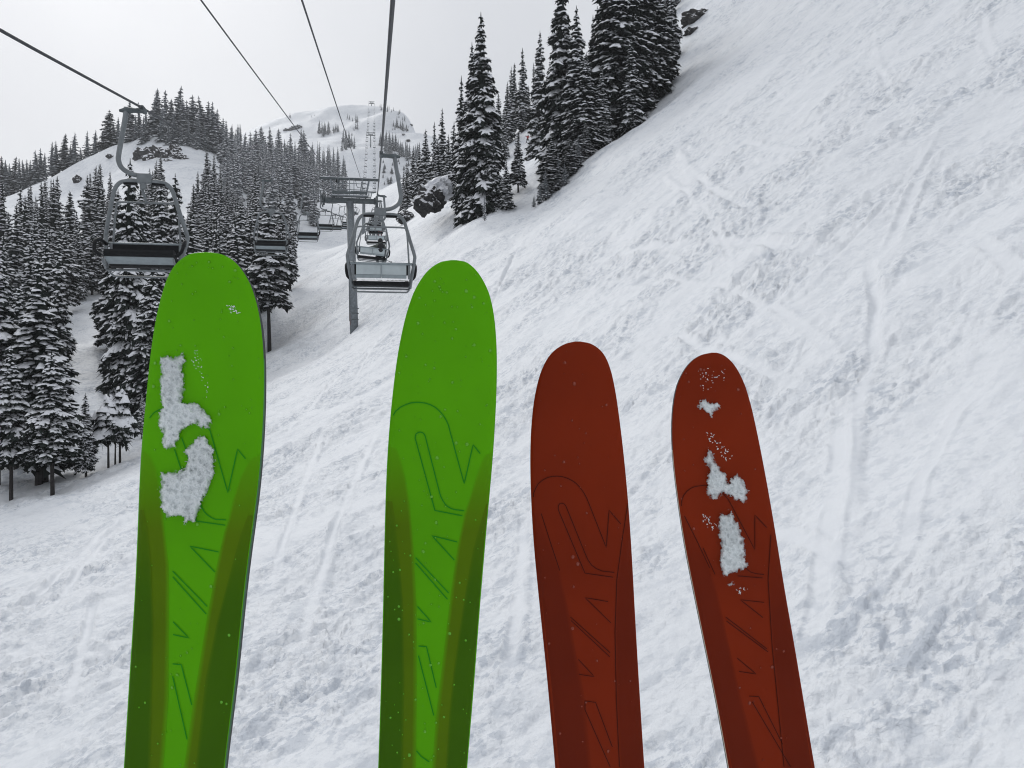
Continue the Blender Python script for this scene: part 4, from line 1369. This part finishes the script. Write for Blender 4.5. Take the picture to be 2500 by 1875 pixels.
# poles held out to the side by the lone passenger
for k, (a, b) in enumerate([((.62, .25, .05), (1.12, .45, -.22)), ((.6, .3, 0.0), (.92, .4, -.05))]):
    q = Matrix.Rotation(LA, 3, 'Z')
    g = G(); g.tube([loc + q @ Vector((a[0] - .45, a[1], a[2])), loc + q @ Vector((b[0] - .25, b[1], b[2] - .1))], .012, 6)
    tip = loc + q @ Vector((b[0] - .29, b[1], b[2] - .085)); g.tube([tip, tip + Vector((.02, 0, -.01))], .05, 8)
    tag(g.obj('ski_pole', CL['skitop']), 'thin ski pole sticking out sideways from the lone passenger', 'ski pole', 'ski poles of the lone passenger')
for x, j, tr, hm, lb in [(-.48, CL['black'], CL['char'], CL['black'], 'person in black on the outer seat of the chair carrying three'),
                         (0, CL['blue'], CL['char'], CL['char'], 'person in a slate jacket in the middle of the chair carrying three'),
                         (.48, CL['blue'], CL['red'], CL['black'], 'person with red trousers on the chair carrying three')]:
    l2 = on_chair(C4, x)
    seated_person(l2, LA, lb, j, tr, hm)

# the skier coming down between the firs
sp = hit(1288, 353) or Vector((3.2, 173, hz(3.2, 173)))
sk_t = empty('person', (sp.x, sp.y, hz(sp.x, sp.y) + .35), (0, 0, R(200)))
tag(sk_t, 'crouching skier in a red jacket descending between snowy firs', 'person')
pts = [(0, 0, .78), (0, .10, 1.0), (0, .22, 1.22), (0, .30, 1.36), (0, .34, 1.46)]
ed = [(0, 1), (1, 2), (2, 3), (3, 4)]; rd = [(.17, .14), (.18, .15), (.21, .15), .09, .09]
for s in (-1, 1):
    b = len(pts)
    pts += [(s * .22, .22, 1.25), (s * .46, .30, 1.18), (s * .55, .5, 1.32)]; rd += [.095, .075, .055]
    ed += [(2, b), (b, b + 1), (b + 1, b + 2)]
skin_mesh('body', pts, ed, rd, CL['red'], sk_t)
lp = [(0, 0, .76)]; le = []; lr = [.17]
for s in (-1, 1):
    b = len(lp)
    lp += [(s * .14, .05, .70), (s * .24, .26, .45), (s * .28, .02, .10)]; lr += [.11, .09, .075]
    le += [(0, b), (b, b + 1), (b + 1, b + 2)]
skin_mesh('trousers', lp, le, lr, CL['green'], sk_t)
g = G(); g.ell((0, .36, 1.50), (.12, .14, .135), 12, 8); g.obj('helmet', CL['black'], sk_t, True)
g = G(); g.ell((0, .46, 1.44), (.06, .045, .065), 8, 6); g.obj('face', CL['skin'], sk_t, True)
for s in (-1, 1):
    g = G(); g.ell((s * .56, .53, 1.34), (.05, .06, .05), 8, 6); g.tube([(s * .56, .56, 1.34), (s * .56, .62, 1.31)], .02, 5); g.tube([(s * .53, .55, 1.37), (s * .52, .6, 1.36)], .015, 5); g.obj('glove', CL['black'], sk_t, True)
    g = G(); g.box((s * .28, .06, .08), (.11, .33, .2)); g.obj('ski_boot', CL['boot'], sk_t)
q = Matrix.LocRotScale(sk_t.location, sk_t.rotation_euler, None)
for s in (-1, 1):
    g = G(); g.box(q @ Vector((s * .28, .15, -.02)), (.10, 1.7, .02), Matrix.Rotation(R(200), 3, 'Z') @ Matrix.Rotation(R(-8), 3, 'X'))
    tag(g.obj('ski', CL['skitop']), 'narrow ski under the red-jacketed skier', 'ski', 'skis of the red-jacketed skier')
    g = G(); g.tube([q @ Vector((s * .56, .54, 1.36)), q @ Vector((s * .85, -.15, .55))], .012, 5)
    tag(g.obj('ski_pole', CL['skitop']), 'ski pole swung back by the red-jacketed skier', 'ski pole', 'poles of the red-jacketed skier')

# ------------------------------------------------------------------ the four ski tips in front of the chair
SKI = {
    'G1': dict(Y=.90, rows=[(615.4, 496, 508), (618, 470, 531), (627, 450, 557), (640, 433, 575), (654, 420, 587.5), (681, 407, 605.6), (708.5, 398.5, 617), (744.6, 388, 629), (781, 379.5, 636), (817, 373, 641), (871, 366.5, 644.5), (927, 361, 645), (1014, 352.5, 643), (1101, 344.5, 637.7), (1187.6, 340, 630), (1274, 337, 618.5), (1380, 332.5, 604), (1473.6, 328, 593), (1660, 315.5, 574.6), (1847, 304, 551), (1900, 301, 545)]),
    'G2': dict(Y=1.0, rows=[(635, 1100, 1114), (638, 1081, 1133), (646, 1064, 1148), (658, 1046, 1161.5), (688.5, 1022.6, 1183), (732, 1002, 1200.6), (797, 983.6, 1210.5), (862, 970.5, 1213.6), (949, 959.7, 1212.7), (1035.7, 951, 1208.5), (1122.5, 945, 1202.7), (1209, 941.5, 1195), (1296, 939.2, 1187), (1473.6, 935.5, 1172), (1660, 930.5, 1158), (1870, 923.5, 1140.6), (1900, 922.5, 1138)]),
    'R1': dict(Y=1.1, rows=[(833.6, 1404, 1417), (837, 1387, 1437), (843.7, 1371.7, 1451), (850, 1360, 1461), (860.7, 1346, 1473.4), (888, 1328, 1487), (938.7, 1310.7, 1500), (989.5, 1301, 1508), (1057, 1295.4, 1517), (1125, 1294.2, 1524.5), (1193, 1295.6, 1531), (1261, 1298.7, 1536.5), (1328.5, 1303, 1541), (1379, 1307.5, 1544), (1513, 1321, 1551), (1642, 1334.5, 1558.5), (1772, 1346.5, 1566.5), (1872, 1355.5, 1573), (1900, 1358, 1575)]),
    'R2': dict(Y=1.1, rows=[(861, 1737, 1750), (864, 1722, 1760), (871, 1704, 1772), (878, 1692, 1782), (888, 1682, 1791), (915, 1663, 1808.5), (955.6, 1648, 1824), (1006.5, 1640.5, 1838), (1074, 1640, 1852.5), (1142, 1645.5, 1865.5), (1210, 1654.5, 1878), (1277.7, 1664, 1889.5), (1345, 1675, 1900.5), (1448, 1696, 1917), (1577.6, 1722.5, 1940), (1707, 1749, 1961.5), (1837, 1773, 1983), (1872, 1779, 1989), (1900, 1784, 1993.5)]),
}
for s in SKI.values():
    a = np.array(s['rows'])
    # continue the ski below the frame towards the boots
    d = (a[-1] - a[-4]) / (a[-1, 0] - a[-4, 0])
    extra = [a[-1] + d * q for q in (300, 900, 1900)]
    for e in extra:
        c, w = (e[1] + e[2]) / 2, a[-1, 2] - a[-1, 1]
        e[1], e[2] = c - w / 2, c + w / 2
    s['a'] = np.vstack([a, extra])
    s['top'] = a[0, 0]


def ski_lr(s, v):
    a = s['a']
    return float(np.interp(v, a[:, 0], a[:, 1])), float(np.interp(v, a[:, 0], a[:, 2]))


def ski_depth(s, v):
    """the tip rocker bends the front of the ski back towards the rider"""
    t = max(0.0, 1 - (v - s['top']) / 520.0)
    return s['Y'] - 0.050 * t ** 2.2


def ski_pt(s, u, v, off=0.0):
    l, r = ski_lr(s, v)
    w = max(r - l, 1e-3)
    e = min((u - l), (r - u)) / FPX * s['Y']               # metres from the edge
    soft = 0.0022 * max(0.0, 1 - max(0, e) / 0.006) ** 2    # rounded shoulder
    return pt(u, v, ski_depth(s, v) + soft - off)


def ski_rows(s):
    a = s['a']; top = s['top']
    vs = [top + q for q in (0, .6, 1.5, 3, 5, 8, 12, 17, 23, 30, 38, 47, 57, 68, 80, 95, 112, 130)]
    v = top + 150
    while v < a[-1, 0]:
        vs.append(v); v += 22
    return vs


def _smooth_lr(s):
    """smooth the traced outline"""
    vs = np.array(ski_rows(s))
    L = np.array([ski_lr(s, v)[0] for v in vs]); Rr = np.array([ski_lr(s, v)[1] for v in vs])
    for _ in range(6):
        for A in (L, Rr):
            A[4:-1] = .25 * A[3:-2] + .5 * A[4:-1] + .25 * A[5:]
    s['a'] = np.c_[vs, L, Rr]


def tip_arc(s):
    """replace the first rows by an elliptic nose through the traced shoulder"""
    a = s['a']; k = 11
    v1, l1, r1 = a[k]
    top = s['top']
    cx, hw = (l1 + r1) / 2, (r1 - l1) / 2
    tipx = (s['rows'][0][1] + s['rows'][0][2]) / 2
    for i in range(k):
        q = (a[i, 0] - top) / (v1 - top)
        # keep the traced width but never narrower than an ellipse allows
        wl = math.sqrt(max(0, 1 - (1 - q) ** 2))
        a[i, 1] = .5 * a[i, 1] + .5 * (tipx + (l1 - tipx) * wl ** .95)
        a[i, 2] = .5 * a[i, 2] + .5 * (tipx + (r1 - tipx) * wl ** .95)


for s in SKI.values():
    _smooth_lr(s)

SM = {
    'green': mat('green topsheet', (0.095, 0.375, 0.0015), 0.3, noise=(5, .12), spec=.09, bump=(900, .05, .0004)),
    'green_brown': mat('olive print', (0.088, 0.165, 0.001), 0.3, noise=(9, .08), spec=.09),
    'green_dark': mat('dark green print', (0.044, 0.122, 0.001), 0.3, noise=(9, .1), spec=.09),
    'green_line': mat('emerald line print', (0.014, 0.23, 0.012), 0.35, spec=.09),
    'green_edge': mat('green sidewall', (0.02, 0.13, 0.03), 0.5, spec=.2),
    'green_drop': mat('water bead on green', (0.125, 0.42, 0.02), 0.15, spec=.45),  # lighter base colour stands in for the bead's reflection
    'red': mat('rust red topsheet', (0.205, 0.0200, 0.0030), 0.3, noise=(5, .14), spec=.09, bump=(900, .05, .0004)),
    'red_dark': mat('dark maroon print', (0.140, 0.0140, 0.0030), 0.3, noise=(9, .1), spec=.09),
    'red_line': mat('black line print', (0.055, 0.008, 0.004), 0.4, spec=.09),
    'red_edge': mat('cream sidewall', (0.34, 0.26, 0.17), 0.5),
    'red_drop': mat('water bead on red', (0.24, 0.04, 0.018), 0.15, spec=.45),  # paler than the red topsheet, its reflection painted into the colour
    'dark_edge': mat('dark steel edge', (0.016, 0.018, 0.02), 0.5, .2, spec=.2),
    'base': mat('black running base', (0.02, 0.02, 0.022), 0.4),
}


def faded(m, base):
    # the printed panels fade into the ground colour of the topsheet at their edges
    n = m.node_tree; b = n.nodes['Principled BSDF']
    lk = b.inputs['Base Color'].links; src = lk[0].from_socket if lk else None
    at = n.nodes.new('ShaderNodeAttribute'); at.attribute_name = 'fade'
    mi = n.nodes.new('ShaderNodeMix'); mi.data_type = 'RGBA'
    n.links.new(at.outputs['Fac'], mi.inputs[0]); mi.inputs[6].default_value = (*base, 1)
    if src: n.links.new(src, mi.inputs[7])
    n.links.new(mi.outputs[2], b.inputs['Base Color'])


faded(SM['green_brown'], (0.095, 0.375, 0.0015)); faded(SM['green_dark'], (0.088, 0.165, 0.001)); faded(SM['red_dark'], (0.205, 0.0200, 0.0030))


def build_ski(key, label, hue, lines, panels, drops, seed):
    s = SKI[key]
    t = empty('ski', pt(*[(s['rows'][-1][1] + s['rows'][-1][2]) / 2, 1900, s['Y']]))
    tag(t, label, 'ski')
    inv = -t.location
    vs, fs = [], []
    fr = [0, .012, .03, .06, .12, .25, .4, .5, .6, .75, .88, .94, .97, .988, 1]
    rows = s['a']; n = len(fr)
    for v, l, r in rows:
        for f in fr:
            vs.append(ski_pt(s, l + (r - l) * f, v) + inv)
    for i in range(len(rows) - 1):
        for k in range(n - 1):
            fs.append((i * n + k, i * n + n + k, i * n + n + k + 1, i * n + k + 1))
    mesh_obj('topsheet', vs, fs, SM[hue], t, True)
    # sidewall all round and running base behind
    thick = lambda v: .0055 + .0065 * min(1, max(0, (v - s['top']) / 600))
    vs, fs, mi = [], [], []
    loop = [(l, v, i) for i, (v, l, r) in enumerate(rows)][::-1] + [(r, v, i) for i, (v, l, r) in enumerate(rows)]
    for u, v, i in loop:
        p = ski_pt(s, u, v); d = Vector((0, 1, 0))
        vs += [p + inv, p + d * thick(v) * .55 + inv, p + d * thick(v) + inv]
    m = len(loop)
    for k in range(m):
        k2 = (k + 1) % m
        tip = loop[k][1] < s['top'] + 260
        fs.append((k * 3, k2 * 3, k2 * 3 + 1, k * 3 + 1)); mi.append(1 if tip else 0)
        fs.append((k * 3 + 1, k2 * 3 + 1, k2 * 3 + 2, k * 3 + 2)); mi.append(1)
    mesh_obj('sidewall', vs, fs, [SM[hue + '_edge'], SM['dark_edge']], t, False, mi)
    vs, fs = [], []
    for v, l, r in rows:
        for f in (0, .5, 1):
            vs.append(ski_pt(s, l + (r - l) * (f if f == .5 else f), v) * 1.0 + Vector((0, thick(v) - (0.0 if f == .5 else 0.0), 0)) + inv)
    for i in range(len(rows) - 1):
        for k in range(2):
            fs.append((i * 3 + k, i * 3 + k + 1, i * 3 + 4 + k, i * 3 + 3 + k))
    mesh_obj('running_base', vs, fs, SM['base'], t, True)
    # printed side panels
    for pi, (curve, side, mname, off) in enumerate(panels):
        cu = np.array([(v, u) for u, v in curve])
        d = (cu[-1] - cu[-2]) / max(1e-3, cu[-1, 0] - cu[-2, 0])
        cu = np.vstack([cu, cu[-1] + d * 600])
        vv = np.arange(cu[0, 0], cu[-1, 0], 9.0)
        vs, fs, fd = [], [], []
        nn = 9
        for v in vv:
            u = float(np.interp(v, cu[:, 0], cu[:, 1])); l, r = ski_lr(s, v)
            e0 = l + 2.2 if side < 0 else r - 2.2
            if side < 0: u = max(u, e0 + .3)
            else: u = min(u, e0 - .3)
            for k in range(nn):
                q = k / (nn - 1)
                vs.append(ski_pt(s, e0 + (u - e0) * q, v, off) + inv)
                fd.append(min(1, .25 + (v - vv[0]) / 260) * min(1, .35 + (1 - q) * abs(u - e0) / 9))
        for i in range(len(vv) - 1):
            for k in range(nn - 1):
                f = (i * nn + k, i * nn + nn + k, i * nn + nn + k + 1, i * nn + k + 1)
                fs.append(f if side < 0 else f[::-1])
        po = mesh_obj('printed_panel', vs, fs, SM[mname], t, True)
        at = po.data.attributes.new('fade', 'FLOAT', 'POINT'); at.data.foreach_set('value', fd)
    # engraved-looking outline print
    for ln in lines:
        g = G(); w = 1.3 if hue == 'green' else .95
        P2 = [np.array(p, float) for p in ln]
        Q = []
        for a, b in zip(P2[:-1], P2[1:]):
            k = max(1, int(np.linalg.norm(b - a) / 8)); Q += [a + (b - a) * i / k for i in range(k)]
        Q.append(P2[-1])
        vs, fs = [], []
        for i, p in enumerate(Q):
            d = Q[min(i + 1, len(Q) - 1)] - Q[max(i - 1, 0)]; d = d / (np.linalg.norm(d) + 1e-6)
            nrm = np.array([-d[1], d[0]]) * w
            for q in (p + nrm, p - nrm):
                l, r = ski_lr(s, q[1])
                vs.append(ski_pt(s, min(max(q[0], l + 1.5), r - 1.5), q[1], .0009) + inv)
        for i in range(len(Q) - 1): fs.append((i * 2, i * 2 + 1, i * 2 + 3, i * 2 + 2))
        mesh_obj('logo_line', vs, fs, SM[hue + '_line'], t)
    # water beads
    rr = random.Random(seed); g = G()
    for k in range(drops):
        v = s['top'] + 20 + (1250) * rr.random() ** 1.3
        l, r = ski_lr(s, v); u = rr.uniform(l + 8, r - 8)
        rad = rr.choice((1.0, 1.3, 1.6, 2.0, 2.6, 3.6)) * rr.uniform(.8, 1.2)
        nn = 9; vs = [ski_pt(s, u, v, .0016) + inv]
        for q, off in ((.6, .0013), (1.0, .0004)):
            for j in range(nn):
                a = 6.283 * j / nn
                vs.append(ski_pt(s, u + math.cos(a) * rad * q * rr.uniform(.9, 1.1), v + math.sin(a) * rad * q * 1.08, off) + inv)
        fs = [(0, 1 + (j + 1) % nn, 1 + j) for j in range(nn)] + [(1 + j, 1 + (j + 1) % nn, 1 + nn + (j + 1) % nn, 1 + nn + j) for j in range(nn)]
        g.add(vs, fs)
    o = g.obj('water_beads', SM[hue + '_drop'], t, True); o['kind'] = 'stuff'
    return t


z7 = lambda L: [(300 + x * .434, 580 + y * .434) for x, y in L]
z3 = lambda L: [(300 + x * .467, 1100 + y * .467) for x, y in L]
z8 = lambda L: [(1250 + x * .648, 800 + y * .648) for x, y in L]
z8b = lambda L: [(1270 + x * .339, 820 + y * .339) for x, y in L]

build_ski('G1', 'green ski tip with two large clumps of wet snow on it', 'green', [
    z7([(150, 1015), (160, 1000), (175, 985), (205, 968), (260, 955), (330, 965), (400, 1000), (450, 1040), (490, 1085), (590, 1435), (645, 1190), (690, 1245)]),
    z7([(290, 1190), (330, 1310), (380, 1470), (415, 1595), (490, 1606), (575, 1618)]),
    z7([(330, 1125), (350, 1180), (445, 1520), (458, 1542), (475, 1560), (497, 1575), (520, 1585), (580, 1588)]),
    z3([(500, 530), (350, 500), (480, 635)]), z3([(260, 630), (440, 815)]), z3([(260, 660), (435, 855)]), z3([(262, 895), (345, 980), (262, 962)]),
    z3([(260, 1115), (305, 1120), (360, 1330)]), z3([(260, 1180), (335, 1510)]),
], [
    ([(352, 1099), (369, 1114), (382, 1144), (393, 1209), (402, 1296), (412, 1380), (413, 1520), (411, 1707), (399.5, 1870)], -1, 'green_brown', .00025),
    ([(351, 1245), (361, 1296), (369, 1380), (374, 1520), (371, 1707), (367, 1870)], -1, 'green_dark', .0005),
    ([(632, 1109), (619, 1112), (604, 1131), (586, 1166), (569, 1218), (556, 1274), (547.5, 1296), (529, 1380), (503, 1520), (473, 1707), (449.4, 1870)], 1, 'green_brown', .00025),
    ([(605, 1259), (587, 1305), (561.5, 1399), (529, 1520), (501, 1660), (480, 1847)], 1, 'green_dark', .0005),
], 120, 1)
build_ski('G2', 'green ski tip free of snow with its outline logo in full view', 'green', [
    z7([(1520, 1000), (1535, 976), (1560, 955), (1590, 940), (1620, 930), (1645, 927), (1670, 927), (1700, 931), (1730, 940), (1757, 955), (1780, 975), (1802, 1000), (1820, 1030), (1832, 1058), (1840, 1090), (1920, 1385), (1970, 1165), (2010, 1215)]),
    z7([(1910, 1565), (1755, 1535), (1650, 1150), (1644, 1130), (1645, 1115), (1650, 1104), (1660, 1097), (1672, 1094), (1685, 1097), (1694, 1105), (1700, 1115), (1780, 1430), (1788, 1456), (1800, 1480), (1813, 1500), (1830, 1515), (1846, 1524), (1865, 1530), (1920, 1537)]),
    z3([(1748, 478), (1615, 445), (1733, 573)]), z3([(1530, 560), (1703, 745)]), z3([(1530, 588), (1697, 778)]), z3([(1540, 815), (1612, 897), (1540, 880)]),
    z3([(1545, 1022), (1587, 1025), (1638, 1240)]), z3([(1545, 1072), (1625, 1385)]), z3([(1535, 1570), (1560, 1600), (1602, 1628)]),
], [
    ([(953, 1087), (968, 1094), (977, 1114), (990, 1166), (1001, 1231), (1010, 1333.5), (1017, 1473.6), (1018, 1707), (1016, 1870)], -1, 'green_brown', .00025),
    ([(957.5, 1224), (965.5, 1273), (977, 1380), (984, 1473.6), (987.4, 1660), (984, 1870)], -1, 'green_dark', .0005),
    ([(1200.5, 1102), (1187.5, 1107), (1176.7, 1122.5), (1161.5, 1166), (1146, 1218), (1133.6, 1254), (1117, 1333.5), (1103, 1427), (1089, 1543.6), (1075, 1660), (1063.5, 1754), (1055.6, 1870)], 1, 'green_brown', .00025),
    ([(1187, 1231), (1173, 1277), (1154.6, 1343), (1138, 1436), (1122, 1539), (1108, 1637), (1096, 1754), (1089, 1870)], 1, 'green_dark', .0005),
], 190, 2)
build_ski('R1', 'clean rust red ski tip with dark outline logo', 'red', [
    z8b([(95, 1160), (98, 1130), (110, 1100), (130, 1066), (160, 1040), (195, 1021), (230, 1012), (265, 1010), (300, 1013), (336, 1024), (370, 1040), (402, 1062), (430, 1090), (457, 1128), (480, 1170), (620, 1525), (640, 1255), (725, 1355)]),
    z8([(380, 940), (275, 925), (178, 695), (174, 683), (175, 670), (180, 663), (188, 661), (196, 664), (203, 672), (275, 850), (287, 876), (300, 895), (318, 908), (340, 917), (385, 922)]),
    z8([(362, 1032), (275, 1017), (372, 1112)]), z8([(220, 1090), (370, 1225)]), z8([(222, 1103), (368, 1240)]), z8([(250, 1250), (310, 1315), (252, 1306)]),
    z8([(378, 1580), (315, 1412), (275, 1406), (275, 1440), (370, 1655)]),
    z8([(437, 660), (415, 800), (395, 950), (388, 1150), (393, 1400), (405, 1655)]), z8([(110, 700), (145, 810), (180, 915)]),
], [
    ([(1312, 1253.6), (1366.6, 1393), (1386, 1480), (1409, 1610), (1425, 1688), (1444, 1872)], -1, 'red_dark', .00025),
    ([(1533, 1228), (1519, 1318), (1506, 1416), (1501, 1545), (1505, 1707), (1512.5, 1872)], 1, 'red_dark', .00025),
], 60, 3)
build_ski('R2', 'rust red ski tip leaning outward with patches of frosty snow', 'red', [
    z8b([(1160, 1225), (1160, 1203), (1165, 1180), (1178, 1148), (1200, 1120), (1228, 1098), (1260, 1085), (1330, 1075), (1400, 1092), (1455, 1130), (1500, 1180), (1690, 1540), (1690, 1290), (1775, 1380)]),
    z8([(870, 885), (876, 898), (885, 910), (900, 921), (920, 927), (950, 930)]), z8([(850, 935), (945, 943)]), z8([(720, 830), (765, 930)]),
    z8([(950, 1035), (860, 1025), (945, 1092)]), z8([(805, 1090), (960, 1210)]), z8([(808, 1105), (965, 1222)]), z8([(848, 1245), (920, 1305), (855, 1295)]),
    z8([(1020, 1570), (930, 1390), (893, 1388)]), z8([(905, 1410), (1050, 1655)]),
    z8([(975, 780), (965, 950), (980, 1200), (1000, 1400), (1025, 1655)]), z8([(650, 710), (700, 810), (745, 905)]),
], [
    ([(1668, 1260), (1733, 1386), (1752, 1448), (1788, 1610), (1807, 1694), (1853, 1872)], -1, 'red_dark', .00025),
    ([(1885, 1305), (1875, 1416), (1885, 1577.6), (1898, 1707), (1914, 1872)], 1, 'red_dark', .00025),
], 60, 4)


# --- snow stuck to the skis
def clump(key, poly, label, thick=.006, sparse=0.0, seed=0, name='snow_clump', group=None):
    s = SKI[key]
    poly = np.array(poly)
    step = 1.25
    lo, hi = poly.min(0) - 6, poly.max(0) + 6
    xs = np.arange(lo[0], hi[0], step); ys = np.arange(lo[1], hi[1], step)
    X, Y = np.meshgrid(xs, ys)
    wx = X + 4.5 * perlin(X / 13, Y / 13, seed) + 2.2 * perlin(X / 4.5, Y / 4.5, seed + 1)
    wy = Y + 4.5 * perlin(X / 13, Y / 13, seed + 2) + 2.2 * perlin(X / 4.5, Y / 4.5, seed + 3)
    ins = np.zeros(X.shape, bool); dist = np.full(X.shape, 1e9)
    n = len(poly)
    for i in range(n):
        a, b = poly[i], poly[(i + 1) % n]
        c = ((a[1] > wy) != (b[1] > wy)) & (wx < (b[0] - a[0]) * (wy - a[1]) / (b[1] - a[1] + 1e-9) + a[0])
        ins ^= c
        ab = b - a; tt = np.clip(((wx - a[0]) * ab[0] + (wy - a[1]) * ab[1]) / (ab @ ab + 1e-9), 0, 1)
        dist = np.minimum(dist, np.hypot(wx - a[0] - tt * ab[0], wy - a[1] - tt * ab[1]))
    sdf = np.where(ins, dist, -dist)
    nz = fbm(X / 16, Y / 16, 3, seed + 7)
    fine = perlin(X / 2.6, Y / 2.6, seed + 9)
    f2 = perlin(X / 1.9, Y / 1.9, seed + 15); f3 = perlin(X / 5.5, Y / 5.5, seed + 16)
    mask = (sdf + 2.6 * fine + 3.0 * f3 > 0.8) | ((sdf > -9) & (f2 + .5 * f3 > .62 - .02 * np.maximum(sdf, -9)))
    if sparse > 0:
        mask &= (fbm(X / 5.0, Y / 5.0, 3, seed + 11) + .5 * fine) > (sparse - .5) * 1.6
    hgt = thick * (0.25 + 0.75 * np.clip(sdf / 12, 0, 1) ** .6) * np.clip(0.9 + 0.65 * nz + .12 * f3 + .05 * fine, .2, 2.0)
    hgt = np.where(mask, np.maximum(hgt, .0008), 0)
    # vertices of cells that carry snow; a skirt drops to the ski
    idx = -np.ones(X.shape, int); vs = []; body = []
    org = pt(poly[:, 0].mean(), poly[:, 1].mean(), s['Y'])
    h2, w2 = X.shape
    need = np.zeros(X.shape, bool)
    m4 = mask[:-1, :-1] & mask[1:, :-1] & mask[:-1, 1:] & mask[1:, 1:]
    for dy in (0, 1):
        for dx in (0, 1):
            need[dy:h2 - 1 + dy, dx:w2 - 1 + dx] |= m4
    full = np.ones(X.shape, bool)                                     # interior vertex: all four cells carry snow
    mm = np.zeros((h2 + 1, w2 + 1), bool); mm[1:h2, 1:w2] = m4
    full = mm[:-1, :-1] & mm[1:, :-1] & mm[:-1, 1:] & mm[1:, 1:]
    for j, i in zip(*np.nonzero(need)):
        idx[j, i] = len(vs)
        off = hgt[j, i] if full[j, i] else .0003
        vs.append(ski_pt(s, X[j, i], Y[j, i], off) - org)
        body.append(float(np.clip(.30 + sdf[j, i] / 15 + .40 * nz[j, i] + (.45 if sparse > .3 else 0), .22, .97)))
    fs = [(idx[j, i], idx[j + 1, i], idx[j + 1, i + 1], idx[j, i + 1]) for j, i in zip(*np.nonzero(m4))]
    if not fs: return
    o = mesh_obj(name, vs, fs, M['clump'], None, True)
    at = o.data.attributes.new('body', 'FLOAT', 'POINT'); at.data.foreach_set('value', body)
    o.location = org
    tag(o, label, 'snow', group)


clump('G1', z7([(205, 665), (270, 668), (335, 645), (362, 690), (335, 730), (355, 830), (335, 920), (420, 930), (485, 990), (505, 1030), (490, 1078), (450, 1075), (410, 1045), (330, 1090), (300, 1180), (230, 1200), (215, 1150), (225, 1100), (195, 1060), (200, 980), (215, 950), (205, 880)]), 'upper wet snow clump shaped like a boot on the green ski', .0065, seed=1)
clump('G1', z7([(415, 1120), (460, 1105), (515, 1190), (520, 1330), (460, 1470), (430, 1540), (410, 1600), (340, 1615), (335, 1575), (240, 1575), (210, 1520), (205, 1310), (250, 1320), (340, 1300), (360, 1240), (335, 1195), (380, 1160)]), 'lower broad wet snow clump on the green ski', .0065, seed=5)
clump('G1', z7([(578, 368), (630, 378), (645, 412), (668, 432), (610, 432), (590, 400)]), 'thin slush fleck near the tip of the green ski', .002, .35, seed=9)
clump('G1', z7([(395, 640), (425, 615), (440, 690), (450, 760), (500, 840), (480, 930), (455, 860), (415, 760), (385, 700)]), 'smear of melting slush running beside the upper snow clump', .0012, .62, seed=12)
clump('R2', z8b([(1280, 235), (1380, 225), (1480, 245), (1505, 300), (1460, 340), (1400, 320), (1390, 390), (1330, 410), (1285, 350)]), 'faint frost speckle close to the red ski tip', .002, .70, seed=21)
clump('R2', z8b([(1272, 480), (1320, 440), (1370, 480), (1430, 475), (1450, 520), (1400, 550), (1380, 590), (1330, 540), (1285, 525)]), 'small bow-shaped snow clump below the frost speckle on the red ski', .005, 0.0, seed=23)
clump('R2', z8b([(1330, 700), (1375, 680), (1420, 740), (1480, 790), (1540, 860), (1500, 920), (1440, 870), (1390, 790), (1335, 740)]), 'slanting streak of thin frost on the red ski', .003, .60, seed=25)
clump('R2', z8b([(1360, 795), (1390, 860), (1430, 930), (1480, 990), (1500, 1050), (1560, 985), (1630, 1060), (1650, 1130), (1625, 1210), (1540, 1180), (1470, 1140), (1390, 1190), (1335, 1140), (1340, 1050), (1355, 960), (1315, 890), (1340, 850)]), 'largest branching snow clump in the middle of the red ski', .008, 0.0, seed=27)
clump('R2', z8b([(1300, 1280), (1350, 1275), (1420, 1370), (1380, 1420), (1320, 1350)]), 'thin frost patch left of the long lower clump on the red ski', .003, .5, seed=29)
clump('R2', z8([(780, 705), (830, 695), (855, 740), (878, 810), (880, 880), (900, 890), (865, 915), (800, 940), (778, 890), (785, 830), (775, 770)]), 'long lower snow clump on the red ski', .008, 0.0, seed=31)
clump('R2', z8([(812, 962), (822, 952), (835, 955), (840, 972), (820, 977)]), 'single snow crumb under the long clump on the red ski', .005, seed=33)
clump('R2', z8([(838, 985), (865, 978), (885, 968), (890, 990), (850, 1007)]), 'last scattering of frost crumbs down the red ski', .003, .45, seed=35)

# ------------------------------------------------------------------ haze in the valley air
hm = bpy.data.materials.new('pale haze'); hm.use_nodes = True
n = hm.node_tree; n.nodes.clear()
ho = n.nodes.new('ShaderNodeOutputMaterial'); hv = n.nodes.new('ShaderNodeVolumePrincipled')
hv.inputs['Color'].default_value = (0.95, 0.97, 1.0, 1)
hv.inputs['Density'].default_value = 0.0003
hv.inputs['Anisotropy'].default_value = 0.2
n.links.new(hv.outputs['Volume'], ho.inputs['Volume'])
g = G()
zlo = -480.0; zhi = 640.0
b = 1420
vs = [Vector((x, y, z)) for x in (-b, b) for y in (-b, b) for z in (zlo, zhi)]
g.add(vs, [(0, 1, 3, 2), (4, 6, 7, 5), (0, 4, 5, 1), (2, 3, 7, 6), (0, 2, 6, 4), (1, 5, 7, 3)])
hz_o = g.obj('haze', hm)
tag(hz_o, 'thin pale haze filling the mountain air', kind='stuff')
